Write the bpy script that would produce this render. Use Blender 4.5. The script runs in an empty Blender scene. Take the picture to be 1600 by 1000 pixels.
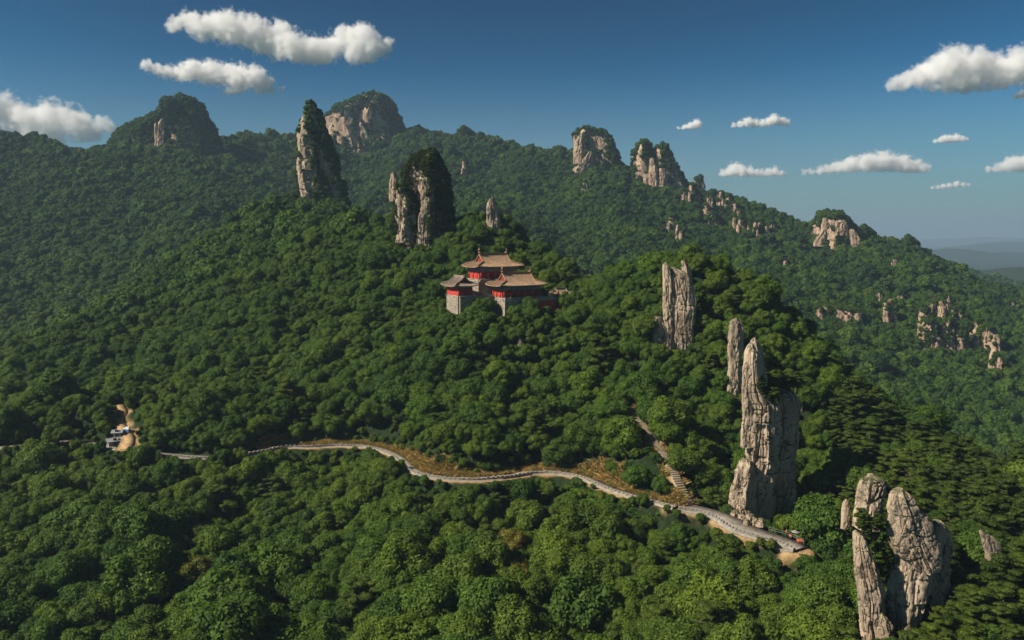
import bpy, bmesh, math, random
import numpy as np
from mathutils import Vector, Matrix

# ------------------------------------------------------------------ camera, sky, sun, exposure
sc = bpy.context.scene
COL = sc.collection
random.seed(7)
RNG = np.random.default_rng(7)

FPX = 1256.0                       # focal length in photograph pixels (1600 wide)
PITCH = math.radians(6.0)
CP, SP = math.cos(PITCH), math.sin(PITCH)
cam_data = bpy.data.cameras.new('camera')
cam = bpy.data.objects.new('camera', cam_data)
COL.objects.link(cam)
cam.location = (0, 0, 0)
cam.rotation_euler = (math.radians(90) - PITCH, 0, 0)
cam_data.sensor_width = 36.0
cam_data.lens = 36.0 * FPX / 1600.0
cam_data.clip_start = 1.0
cam_data.clip_end = 90000.0
sc.camera = cam

SUN_AZ = Vector((-1.0, -0.30, 0)).normalized()
SUN_EL = math.radians(41)
world = bpy.data.worlds.new('World')
sc.world = world
world.use_nodes = True
wn = world.node_tree
bg = wn.nodes['Background']
sky = wn.nodes.new('ShaderNodeTexSky')
sky.sky_type = 'NISHITA'
sky.sun_disc = False
sky.sun_elevation = SUN_EL
sky.sun_rotation = math.atan2(SUN_AZ.x, SUN_AZ.y)
sky.altitude = 2500
sky.air_density = 0.9
sky.dust_density = 0.7
sky.ozone_density = 1.6
gam = wn.nodes.new('ShaderNodeGamma'); gam.inputs[1].default_value = 2.1
wn.links.new(sky.outputs[0], gam.inputs[0])
mul = wn.nodes.new('ShaderNodeVectorMath'); mul.operation = 'MULTIPLY'; mul.inputs[1].default_value = (0.050, 0.178, 0.134)
wn.links.new(gam.outputs[0], mul.inputs[0])
# ground haze whitens the lowest degrees of the sky all round
geo = wn.nodes.new('ShaderNodeTexCoord'); sep = wn.nodes.new('ShaderNodeSeparateXYZ'); wn.links.new(geo.outputs['Generated'], sep.inputs[0])
mrg = wn.nodes.new('ShaderNodeMapRange'); mrg.interpolation_type = 'SMOOTHSTEP'; wn.links.new(sep.outputs[2], mrg.inputs[0])
mrg.inputs[1].default_value = 0.0; mrg.inputs[2].default_value = 0.21; mrg.inputs[3].default_value = 0.92; mrg.inputs[4].default_value = 0.0
mixw = wn.nodes.new('ShaderNodeMix'); mixw.data_type = 'RGBA'; wn.links.new(mrg.outputs[0], mixw.inputs[0]); wn.links.new(mul.outputs[0], mixw.inputs[6]); mixw.inputs[7].default_value = (2.9, 3.6, 3.9, 1)
wn.links.new(mixw.outputs[2], bg.inputs[0])
bg.inputs[1].default_value = 0.05

sun_data = bpy.data.lights.new('sun', 'SUN')
sun_data.energy = 5.0
sun_data.angle = math.radians(0.5)
sun_data.color = (1.0, 0.91, 0.76)
sun = bpy.data.objects.new('sun', sun_data)
COL.objects.link(sun)
sdir = Vector((SUN_AZ.x * math.cos(SUN_EL), SUN_AZ.y * math.cos(SUN_EL), math.sin(SUN_EL)))
sun.rotation_euler = sdir.to_track_quat('Z', 'Y').to_euler()
sun.location = sdir * 300

sc.view_settings.view_transform = 'Standard'
sc.view_settings.look = 'None'
sc.view_settings.gamma = 1.0
sc.view_settings.use_curve_mapping = False
sc.view_settings.exposure = 0.5
sc.render.engine = 'CYCLES'
cy = sc.cycles
cy.use_denoising = True
cy.use_adaptive_sampling = True
cy.adaptive_threshold = 0.02
cy.max_bounces = 22
cy.diffuse_bounces = 3
cy.glossy_bounces = 2
cy.transmission_bounces = 3
cy.transparent_max_bounces = 8
cy.volume_bounces = 20
cy.sample_clamp_indirect = 6.0
cy.caustics_reflective = False
cy.caustics_refractive = False

# ------------------------------------------------------------------ helpers
def tag(o, label=None, cat=None, group=None, kind=None):
    if label: o['label'] = label
    if cat: o['category'] = cat
    if group: o['group'] = group
    if kind: o['kind'] = kind
    return o

def W(px, py, Y):
    """world point seen at photograph position (px, py) at distance Y ahead of the camera"""
    r, u = (px - 800.0) / FPX, (500.0 - py) / FPX
    dy, dz = CP + u * SP, -SP + u * CP
    s = Y / dy
    return np.array((r * s, Y, dz * s))

def WX(px, Y, Z):
    return np.array(((px - 800.0) / FPX * (Y * CP - Z * SP), Y, Z))

def WZ(px, py, Z):
    r, u = (px - 800.0) / FPX, (500.0 - py) / FPX
    dy, dz = CP + u * SP, -SP + u * CP
    s = Z / dz
    return np.array((r * s, dy * s, Z))

def proj(P):
    P = np.atleast_2d(P)
    d = P[:, 1] * CP - P[:, 2] * SP
    v = P[:, 2] * CP + P[:, 1] * SP
    d = np.where(d < 1, 1, d)
    return 800 + FPX * P[:, 0] / d, 500 - FPX * v / d, d

def np_mesh(name, V, F, mat=None, smooth=False, attrs=None):
    """mesh from arrays; F is (n,3) or (n,4)"""
    V = np.asarray(V, dtype=np.float32); F = np.asarray(F, dtype=np.int32)
    me = bpy.data.meshes.new(name)
    n, k = F.shape
    me.vertices.add(len(V)); me.vertices.foreach_set('co', V.ravel())
    me.loops.add(n * k); me.loops.foreach_set('vertex_index', F.ravel())
    me.polygons.add(n); me.polygons.foreach_set('loop_start', np.arange(0, n * k, k, dtype=np.int32))
    if smooth: me.polygons.foreach_set('use_smooth', np.ones(n, dtype=bool))
    if attrs:
        for an, (ty, arr) in attrs.items():
            a = me.attributes.new(an, ty, 'POINT')
            key = 'vector' if ty == 'FLOAT_VECTOR' else 'value'
            a.data.foreach_set(key, np.asarray(arr).ravel())
    me.update(calc_edges=True)
    me.validate()
    if mat: me.materials.append(mat)
    return me

def link(name, me, parent=None):
    o = bpy.data.objects.new(name, me)
    COL.objects.link(o)
    if parent is not None: o.parent = parent
    return o

def empty(name, loc=(0, 0, 0), rz=0.0):
    o = bpy.data.objects.new(name, None)
    COL.objects.link(o)
    o.location = loc; o.rotation_euler = (0, 0, rz)
    o.empty_display_size = 0.5
    return o

class MB:
    """collects boxes, prisms, tubes and free quads into one mesh"""
    def __init__(s): s.v = []; s.f = []
    def add(s, v, f):
        b = len(s.v); s.v += [tuple(p) for p in v]; s.f += [tuple(i + b for i in q) for q in f]; return s
    def box(s, x0, x1, y0, y1, z0, z1):
        return s.add([(x0,y0,z0),(x1,y0,z0),(x1,y1,z0),(x0,y1,z0),(x0,y0,z1),(x1,y0,z1),(x1,y1,z1),(x0,y1,z1)],
                     [(0,3,2,1),(4,5,6,7),(0,1,5,4),(1,2,6,5),(2,3,7,6),(3,0,4,7)])
    def prism(s, poly, z0, z1):
        n = len(poly)
        v = [(x, y, z0) for x, y in poly] + [(x, y, z1) for x, y in poly]
        f = [tuple(range(n))[::-1], tuple(range(n, 2*n))] + [(i, (i+1) % n, n + (i+1) % n, n + i) for i in range(n)]
        return s.add(v, f)
    def cyl(s, x, y, z0, z1, r0, r1=None, n=10):
        r1 = r0 if r1 is None else r1
        v = [(x + r0*math.cos(2*math.pi*i/n), y + r0*math.sin(2*math.pi*i/n), z0) for i in range(n)]
        v += [(x + r1*math.cos(2*math.pi*i/n), y + r1*math.sin(2*math.pi*i/n), z1) for i in range(n)]
        f = [tuple(range(n))[::-1], tuple(range(n, 2*n))] + [(i, (i+1) % n, n + (i+1) % n, n + i) for i in range(n)]
        return s.add(v, f)
    def tube(s, pts, rad, n=6):
        pts = [Vector(p) for p in pts]
        rads = rad if isinstance(rad, (list, tuple)) else [rad] * len(pts)
        v = []; f = []
        for i, p in enumerate(pts):
            t = (pts[min(i+1, len(pts)-1)] - pts[max(i-1, 0)]).normalized()
            a = t.cross(Vector((0, 0, 1)))
            if a.length < 1e-3: a = Vector((1, 0, 0))
            a.normalize(); b = t.cross(a)
            for k in range(n):
                q = p + rads[i] * (math.cos(2*math.pi*k/n) * a + math.sin(2*math.pi*k/n) * b)
                v.append(tuple(q))
        for i in range(len(pts) - 1):
            for k in range(n):
                f.append((i*n + k, i*n + (k+1) % n, (i+1)*n + (k+1) % n, (i+1)*n + k))
        f.append(tuple(range(n))[::-1]); f.append(tuple(range((len(pts)-1)*n, len(pts)*n)))
        return s.add(v, f)
    def mesh(s, name, mat, smooth=False):
        me = bpy.data.meshes.new(name)
        me.from_pydata(s.v, [], s.f)
        bm = bmesh.new(); bm.from_mesh(me); bmesh.ops.recalc_face_normals(bm, faces=bm.faces); bm.to_mesh(me); bm.free()
        if smooth:
            me.polygons.foreach_set('use_smooth', np.ones(len(me.polygons), dtype=bool))
        if mat: me.materials.append(mat)
        return me
    def build(s, name, mat, parent=None, smooth=False):
        return link(name, s.mesh(name, mat, smooth), parent)

# --- numpy gradient noise
_perm = np.random.default_rng(3).permutation(256)
_perm = np.concatenate([_perm, _perm, _perm]).astype(np.int64)
_grad = np.random.default_rng(4).normal(size=(256, 3)); _grad /= np.linalg.norm(_grad, axis=1)[:, None]
def noise3(x, y, z):
    x, y, z = np.broadcast_arrays(np.asarray(x, float), np.asarray(y, float), np.asarray(z, float))
    xi, yi, zi = np.floor(x).astype(np.int64), np.floor(y).astype(np.int64), np.floor(z).astype(np.int64)
    xf, yf, zf = x - xi, y - yi, z - zi
    u, v, w = [t*t*t*(t*(t*6-15)+10) for t in (xf, yf, zf)]
    out = 0
    for dx in (0, 1):
        for dy in (0, 1):
            for dz in (0, 1):
                h = _perm[_perm[_perm[(xi+dx) & 255] + ((yi+dy) & 255)] + ((zi+dz) & 255)]
                g = _grad[h]
                d = g[..., 0]*(xf-dx) + g[..., 1]*(yf-dy) + g[..., 2]*(zf-dz)
                out = out + d * (u if dx else 1-u) * (v if dy else 1-v) * (w if dz else 1-w)
    return out * 1.6
def fbm(x, y, z=0.0, o=4, gain=0.5):
    a, s, f = 1.0, 0.0, 1.0
    for i in range(o):
        s = s + a * noise3(np.asarray(x)*f + i*17.3, np.asarray(y)*f + i*5.1, np.asarray(z)*f + i*9.7)
        a *= gain; f *= 2.03
    return s
def sstep(a, b, x):
    t = np.clip((x - a) / (b - a), 0, 1); return t*t*(3-2*t)

# ------------------------------------------------------------------ materials
def mat_new(name):
    m = bpy.data.materials.new(name); m.use_nodes = True
    nt = m.node_tree; nt.nodes.clear()
    out = nt.nodes.new('ShaderNodeOutputMaterial')
    return m, nt, out
def N(nt, t, **kw):
    n = nt.nodes.new(t)
    for k, v in kw.items(): setattr(n, k, v)
    return n
def ramp(nt, fac, stops):
    r = N(nt, 'ShaderNodeValToRGB')
    e = r.color_ramp.elements
    while len(e) < len(stops): e.new(0.5)
    for i, (p, c) in enumerate(stops):
        e[i].position = p; e[i].color = (*c, 1) if len(c) == 3 else c
    nt.links.new(fac, r.inputs[0]); return r.outputs[0]
def mixc(nt, fac, a, b, blend='MIX'):
    m = N(nt, 'ShaderNodeMix', data_type='RGBA', blend_type=blend)
    for sock, val in ((m.inputs[0], fac), (m.inputs[6], a), (m.inputs[7], b)):
        if hasattr(val, 'is_output'): nt.links.new(val, sock)
        elif isinstance(val, (int, float)): sock.default_value = val
        else: sock.default_value = (*val, 1)
    return m.outputs[2]
def tex_noise(nt, scale, detail=4, rough=0.55, vec=None, dist=0.0):
    n = N(nt, 'ShaderNodeTexNoise'); n.inputs['Scale'].default_value = scale
    n.inputs['Detail'].default_value = detail; n.inputs['Roughness'].default_value = rough
    n.inputs['Distortion'].default_value = dist
    if vec is not None: nt.links.new(vec, n.inputs['Vector'])
    return n.outputs['Fac']
def coords(nt, which='Object', scale=(1, 1, 1)):
    tc = N(nt, 'ShaderNodeTexCoord')
    mp = N(nt, 'ShaderNodeMapping'); mp.inputs['Scale'].default_value = scale
    nt.links.new(tc.outputs[which], mp.inputs['Vector'])
    return mp.outputs['Vector']
def bump(nt, h, strength, dist):
    b = N(nt, 'ShaderNodeBump'); b.inputs['Strength'].default_value = strength; b.inputs['Distance'].default_value = dist
    nt.links.new(h, b.inputs['Height']); return b.outputs['Normal']
def princ(nt, out, color, rough=0.8, normal=None, spec=0.3):
    p = N(nt, 'ShaderNodeBsdfPrincipled')
    if hasattr(color, 'is_output'): nt.links.new(color, p.inputs['Base Color'])
    else: p.inputs['Base Color'].default_value = (*color, 1)
    p.inputs['Roughness'].default_value = rough
    p.inputs['Specular IOR Level'].default_value = spec
    if normal is not None: nt.links.new(normal, p.inputs['Normal'])
    nt.links.new(p.outputs[0], out.inputs[0]); return p

def mat_plain(name, c, rough=0.75, var=0.35, scale=1.2, bumpd=0.02):
    m, nt, out = mat_new(name)
    v = coords(nt, 'Object')
    f = tex_noise(nt, scale, 5, 0.6, v)
    col = ramp(nt, f, [(0.3, tuple(x*(1-var) for x in c)), (0.7, tuple(min(1, x*(1+var)) for x in c))])
    f2 = tex_noise(nt, scale*7, 4, 0.6, v)
    princ(nt, out, col, rough, bump(nt, f2, 0.5, bumpd)); return m

def mat_rock(name, tone=(1, 1, 1), scale=1.0):
    m, nt, out = mat_new(name)
    L = nt.links
    v = coords(nt, 'Object', (scale, scale, scale))
    vs = coords(nt, 'Object', (scale, scale, scale*0.16))          # stretched: streaks run down the face
    big = tex_noise(nt, 0.16, 4, 0.6, v)
    c1 = ramp(nt, big, [(0.3, (0.27*tone[0], 0.205*tone[1], 0.145*tone[2])), (0.48, (0.42*tone[0], 0.325*tone[1], 0.235*tone[2])), (0.70, (0.53*tone[0], 0.415*tone[1], 0.295*tone[2]))])
    st = tex_noise(nt, 0.75, 6, 0.65, vs, 0.3)
    sfac = ramp(nt, st, [(0.32, (0.9, 0.9, 0.9)), (0.46, (0, 0, 0))])
    c2 = mixc(nt, sfac, c1, (0.10*tone[0], 0.085*tone[1], 0.07*tone[2]))
    ru = tex_noise(nt, 0.5, 5, 0.6, vs)
    rfac = ramp(nt, ru, [(0.58, (0, 0, 0)), (0.72, (0.75, 0.75, 0.75))])
    c3 = mixc(nt, rfac, c2, (0.40*tone[0], 0.265*tone[1], 0.16*tone[2]))
    sp = tex_noise(nt, 2.2, 6, 0.7, v)
    spf = ramp(nt, sp, [(0.34, (0.78, 0.78, 0.78)), (0.62, (1.08, 1.08, 1.08))])
    c4 = mixc(nt, 1.0, c3, spf, 'MULTIPLY')
    # moss and lichen on faces that look up
    g = N(nt, 'ShaderNodeNewGeometry'); sx = N(nt, 'ShaderNodeSeparateXYZ'); L.new(g.outputs['Normal'], sx.inputs[0])
    mn = tex_noise(nt, 0.9, 4, 0.6, v)
    ad = N(nt, 'ShaderNodeMath', operation='MULTIPLY_ADD'); L.new(mn, ad.inputs[0]); ad.inputs[1].default_value = 0.9; L.new(sx.outputs[2], ad.inputs[2])
    mf = ramp(nt, ad.outputs[0], [(0.86, (0, 0, 0)), (1.0, (0.8, 0.8, 0.8))])
    c5 = mixc(nt, mf, c4, (0.06, 0.075, 0.03))
    # fine joints
    vo = N(nt, 'ShaderNodeTexVoronoi', feature='DISTANCE_TO_EDGE'); vo.inputs['Scale'].default_value = 0.20
    wv = N(nt, 'ShaderNodeVectorMath', operation='MULTIPLY_ADD')
    nz = N(nt, 'ShaderNodeTexNoise'); nz.inputs['Scale'].default_value = 0.8; L.new(v, nz.inputs['Vector'])
    L.new(nz.outputs['Color'], wv.inputs[0]); wv.inputs[1].default_value = (1.6, 1.6, 1.6); 
    vm = coords(nt, 'Object', (scale*1.2, scale*1.2, scale*0.42)); L.new(vm, wv.inputs[2])
    L.new(wv.outputs[0], vo.inputs['Vector'])
    jf = ramp(nt, vo.outputs['Distance'], [(0.0, (0, 0, 0)), (0.05, (1, 1, 1))])
    jc = ramp(nt, vo.outputs['Distance'], [(0.0, (0.34, 0.32, 0.30)), (0.035, (1, 1, 1))])
    c5 = mixc(nt, 1.0, c5, jc, 'MULTIPLY')
    h1 = N(nt, 'ShaderNodeMath', operation='MULTIPLY_ADD'); L.new(jf, h1.inputs[0]); h1.inputs[1].default_value = 0.5; L.new(st, h1.inputs[2])
    h2 = N(nt, 'ShaderNodeMath', operation='MULTIPLY_ADD'); L.new(sp, h2.inputs[0]); h2.inputs[1].default_value = 0.35; L.new(h1.outputs[0], h2.inputs[2])
    princ(nt, out, c5, 0.9, bump(nt, h2.outputs[0], 0.7, 0.30 / scale), 0.15)
    return m

def mat_leaf(name, cols, trans=0.22):
    """cols: list of base colours picked per tree; each leaf varies a little"""
    m, nt, out = mat_new(name); L = nt.links
    at = N(nt, 'ShaderNodeAttribute', attribute_type='INSTANCER', attribute_name='tint')
    oi = N(nt, 'ShaderNodeObjectInfo')
    base = ramp(nt, at.outputs['Fac'], [(i / (len(cols) - 1), c) for i, c in enumerate(cols)])
    g = N(nt, 'ShaderNodeNewGeometry')
    lv = ramp(nt, g.outputs['Random Per Island'], [(0.0, (0.62, 0.66, 0.62)), (0.6, (1.0, 1.0, 1.0)), (1.0, (1.45, 1.35, 1.2))])
    c = mixc(nt, 1.0, base, lv, 'MULTIPLY')
    rv = ramp(nt, oi.outputs['Random'], [(0.0, (0.78, 0.80, 0.85)), (0.5, (1.0, 1.0, 1.0)), (1.0, (1.22, 1.16, 0.95))])
    c = mixc(nt, 1.0, c, rv, 'MULTIPLY')
    p = N(nt, 'ShaderNodeBsdfPrincipled'); L.new(c, p.inputs['Base Color']); p.inputs['Roughness'].default_value = 0.6; p.inputs['Specular IOR Level'].default_value = 0.1
    t = N(nt, 'ShaderNodeBsdfTranslucent')
    ct = mixc(nt, 1.0, c, (1.25, 1.35, 0.6), 'MULTIPLY'); L.new(ct, t.inputs['Color'])
    mx = N(nt, 'ShaderNodeMixShader'); mx.inputs[0].default_value = trans
    L.new(p.outputs[0], mx.inputs[1]); L.new(t.outputs[0], mx.inputs[2]); L.new(mx.outputs[0], out.inputs[0])
    return m

LEAFCOLS = [(0.024, 0.052, 0.015), (0.037, 0.079, 0.015), (0.053, 0.105, 0.016), (0.070, 0.127, 0.017), (0.092, 0.142, 0.019), (0.165, 0.152, 0.026)]
PINECOLS = [(0.024, 0.044, 0.010), (0.036, 0.062, 0.011), (0.050, 0.078, 0.012), (0.066, 0.090, 0.014)]
M = {}
M['leaf'] = mat_leaf('broadleaf_foliage', LEAFCOLS)
M['pine'] = mat_leaf('pine_needles', PINECOLS, 0.12)
M['bark'] = mat_plain('bark', (0.10, 0.075, 0.055), 0.9, 0.4, 3.0)
M['rock'] = mat_rock('granite')
M['rock_far'] = mat_rock('far_granite', (1.12, 1.03, 0.99), 0.6)
M['concrete'] = mat_plain('path_concrete', (0.28, 0.25, 0.21), 0.9, 0.4, 0.7)
M['parapet'] = mat_plain('parapet_stone', (0.30, 0.27, 0.225), 0.9, 0.5, 1.4, 0.05)
M['step'] = mat_plain('step_stone', (0.33, 0.27, 0.20), 0.9, 0.5, 0.8)
M['soil'] = mat_plain('bare_soil', (0.40, 0.26, 0.13), 0.95, 0.4, 0.7, 0.1)
M['red'] = mat_plain('red_plaster', (0.50, 0.05, 0.035), 0.8, 0.2, 0.8)
M['redwood'] = mat_plain('red_lacquer', (0.50, 0.06, 0.035), 0.55, 0.15, 1.5)
M['darkred'] = mat_plain('door_panel', (0.26, 0.035, 0.026), 0.65, 0.3, 1.5)
M['frieze'] = mat_plain('painted_beam', (0.13, 0.17, 0.18), 0.7, 0.5, 2.2)
M['bracket'] = mat_plain('bracket_paint', (0.16, 0.21, 0.20), 0.7, 0.4, 2.5)
M['cloth'] = mat_plain('red_cloth', (0.62, 0.03, 0.03), 0.8, 0.1, 2.0)
M['white'] = mat_plain('white_paint', (0.50, 0.49, 0.46), 0.7, 0.3, 1.5)
M['blue'] = mat_plain('blue_sheet', (0.05, 0.19, 0.42), 0.6, 0.2, 2.0)
M['greyroof'] = mat_plain('grey_roof_sheet', (0.27, 0.28, 0.30), 0.6, 0.25, 1.2)
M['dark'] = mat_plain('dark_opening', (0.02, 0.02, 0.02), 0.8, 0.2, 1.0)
M['darkwood'] = mat_plain('dark_wood', (0.09, 0.06, 0.045), 0.8, 0.3, 2.0)
M['orange'] = mat_plain('orange_cloth', (0.72, 0.14, 0.05), 0.8, 0.12, 4.0)
M['skin'] = mat_plain('skin', (0.45, 0.27, 0.19), 0.6, 0.08, 4.0)
M['trouser'] = mat_plain('dark_cloth', (0.03, 0.035, 0.05), 0.85, 0.2, 5.0)
M['hair'] = mat_plain('hair', (0.015, 0.012, 0.010), 0.6, 0.2, 8.0)
M['greycloth'] = mat_plain('grey_canvas', (0.25, 0.24, 0.22), 0.85, 0.15, 3.0)
M['greyrail'] = mat_plain('coping_stone', (0.27, 0.27, 0.26), 0.85, 0.3, 1.5)

def mat_tiles(name, c):
    m, nt, out = mat_new(name)
    v = coords(nt, 'Object')
    f = tex_noise(nt, 1.6, 6, 0.7, v); f2 = tex_noise(nt, 0.35, 3, 0.5, v)
    a = ramp(nt, f, [(0.28, tuple(x*0.5 for x in c)), (0.5, c), (0.75, tuple(x*1.5 for x in c))])
    b = ramp(nt, f2, [(0.35, (0.75, 0.78, 0.8)), (0.65, (1.12, 1.05, 1.0))])
    princ(nt, out, mixc(nt, 1.0, a, b, 'MULTIPLY'), 0.75, bump(nt, f, 0.6, 0.05), 0.3); return m
M['tiles'] = mat_tiles('clay_roof_tiles', (0.31, 0.205, 0.125))
M['greytiles'] = mat_tiles('weathered_roof_tiles', (0.26, 0.20, 0.155))
M['ridge'] = mat_tiles('ridge_tiles', (0.32, 0.20, 0.125))

def mat_masonry(name, c, bw=0.9, bh=0.38):
    m, nt, out = mat_new(name); L = nt.links
    tc = N(nt, 'ShaderNodeTexCoord'); sp = N(nt, 'ShaderNodeSeparateXYZ'); L.new(tc.outputs['Object'], sp.inputs[0])
    ad = N(nt, 'ShaderNodeMath', operation='ADD'); L.new(sp.outputs[0], ad.inputs[0]); L.new(sp.outputs[1], ad.inputs[1])
    cb = N(nt, 'ShaderNodeCombineXYZ'); L.new(ad.outputs[0], cb.inputs[0]); L.new(sp.outputs[2], cb.inputs[1])
    br = N(nt, 'ShaderNodeTexBrick'); L.new(cb.outputs[0], br.inputs['Vector'])
    br.inputs['Scale'].default_value = 1.0; br.inputs['Brick Width'].default_value = bw; br.inputs['Row Height'].default_value = bh
    br.inputs['Mortar Size'].default_value = 0.03; br.inputs['Mortar Smooth'].default_value = 0.4
    br.inputs['Color1'].default_value = (c[0]*0.62, c[1]*0.6, c[2]*0.58, 1); br.inputs['Color2'].default_value = (c[0]*1.25, c[1]*1.25, c[2]*1.22, 1)
    br.inputs['Mortar'].default_value = (c[0]*0.4, c[1]*0.38, c[2]*0.35, 1)
    nz = tex_noise(nt, 2.2, 6, 0.7, tc.outputs['Object'])
    nf = ramp(nt, nz, [(0.3, (0.6, 0.6, 0.6)), (0.65, (1.15, 1.15, 1.15))])
    col = mixc(nt, 1.0, br.outputs['Color'], nf, 'MULTIPLY')
    princ(nt, out, col, 0.92, bump(nt, col, 0.8, 0.06), 0.2); return m
M['masonry'] = mat_masonry('granite_masonry', (0.36, 0.31, 0.245))
M['greymasonry'] = mat_masonry('grey_masonry', (0.22, 0.23, 0.24))
M['paving'] = mat_masonry('terrace_paving', (0.40, 0.37, 0.33), 0.8, 0.8)

def mat_ground():
    m, nt, out = mat_new('forest_floor'); L = nt.links
    v = coords(nt, 'Object')
    n1 = tex_noise(nt, 0.11, 6, 0.65, v); n2 = tex_noise(nt, 0.9, 5, 0.65, v)
    f = ramp(nt, n1, [(0.3, (0.014, 0.026, 0.010)), (0.55, (0.022, 0.038, 0.012)), (0.75, (0.034, 0.042, 0.016))])
    f = mixc(nt, 1.0, f, ramp(nt, n2, [(0.3, (0.6, 0.6, 0.6)), (0.7, (1.3, 1.3, 1.3))]), 'MULTIPLY')
    so = N(nt, 'ShaderNodeAttribute', attribute_name='soil'); gr = N(nt, 'ShaderNodeAttribute', attribute_name='meadow')
    sc_ = ramp(nt, n2, [(0.25, (0.22, 0.135, 0.07)), (0.5, (0.42, 0.27, 0.13)), (0.75, (0.52, 0.37, 0.19))])
    gc = ramp(nt, n2, [(0.25, (0.055, 0.11, 0.02)), (0.75, (0.10, 0.19, 0.03))])
    c = mixc(nt, gr.outputs['Fac'], f, gc); c = mixc(nt, so.outputs['Fac'], c, sc_)
    princ(nt, out, c, 0.95, bump(nt, n2, 1.0, 0.5), 0.1); return m
M['ground'] = mat_ground()

# ------------------------------------------------------------------ terrain
ROADZ = -57.5
road_px = [(-60, 703), (20, 698), (90, 690), (150, 694), (210, 705), (290, 713), (345, 714), (400, 706), (440, 698), (485, 697), (530, 695), (580, 698), (620, 712), (650, 736), (690, 746),
           (740, 748), (790, 744), (830, 738), (870, 738), (910, 745), (940, 758), (970, 769), (1010, 780), (1060, 792)]
road = np.array([WZ(x, y, ROADZ) for x, y in road_px])
lower_px = [(1060, 792, -57.5), (1095, 797, -57.9), (1130, 808, -58.4), (1160, 825, -59.0), (1200, 838, -59.6), (1225, 845, -60.0), (1252, 858, -60.4)]
lower = np.array([WZ(x, y, z) for x, y, z in lower_px])
stair_px = [(1078, 786, -57.3), (1062, 756, -54.2), (1045, 722, -51.0), (1022, 690, -48.6), (1004, 662, -46.4), (982, 634, -44.0)]
stair = np.array([WZ(x, y, z) for x, y, z in stair_px])
dirt_px = [(196, 702, -57.0), (203, 685, -55.6), (192, 668, -54.0), (184, 655, -52.8), (192, 645, -51.6), (186, 632, -50.2)]
dirt = np.array([WZ(x, y, z) for x, y, z in dirt_px])

def resample(P, step):
    P = np.asarray(P, float)
    # Catmull-Rom then even spacing
    Q = []
    n = len(P)
    for i in range(n - 1):
        p0, p1, p2, p3 = P[max(i-1, 0)], P[i], P[i+1], P[min(i+2, n-1)]
        for t in np.linspace(0, 1, 16, endpoint=False):
            Q.append(0.5*((2*p1) + (-p0+p2)*t + (2*p0-5*p1+4*p2-p3)*t*t + (-p0+3*p1-3*p2+p3)*t**3))
    Q.append(P[-1]); Q = np.array(Q)
    d = np.r_[0, np.cumsum(np.linalg.norm(np.diff(Q, axis=0), axis=1))]
    s = np.arange(0, d[-1], step)
    return np.stack([np.interp(s, d, Q[:, k]) for k in range(3)], 1)
road_s = resample(road, 1.0); lower_s = resample(lower, 0.8); stair_s = resample(stair, 0.4); dirt_s = resample(dirt, 0.8)

ctrl = []
def c(px, Y, Z): ctrl.append(WX(px, Y, Z))
for px in (-900, -300, 300, 800, 1300, 1900, 2600): c(px, 45, -80)
for px, z in ((-300, -84), (0, -80), (200, -77), (400, -75), (700, -72), (1000, -70), (1200, -68), (1340, -64), (1480, -60), (1600, -57), (1900, -60)): c(px, 132, z)
for px, z in ((-200, -75), (0, -73), (150, -72), (300, -71), (450, -69.5), (600, -68), (750, -67), (900, -67), (1000, -67), (1100, -67)): c(px, 168, z)
for i in range(0, len(road) - 1):
    p = road[i]
    t = road[min(i+1, len(road)-1)] - road[max(i-1, 0)]
    n = np.array((-t[1], t[0], 0)) / np.hypot(t[0], t[1])
    ctrl.append(p.copy())
    if i % 2 == 0 and i > 1:
        ctrl.append(p - n * 7 + (0, 0, -6.0)); ctrl.append(p + n * 7 + (0, 0, 4.0))
for i in (2, 4): ctrl.append(lower[i] + (0, 0, -0.5))
for i in (2, 3, 5): ctrl.append(stair[i] + (0, 0, -0.4))
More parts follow.
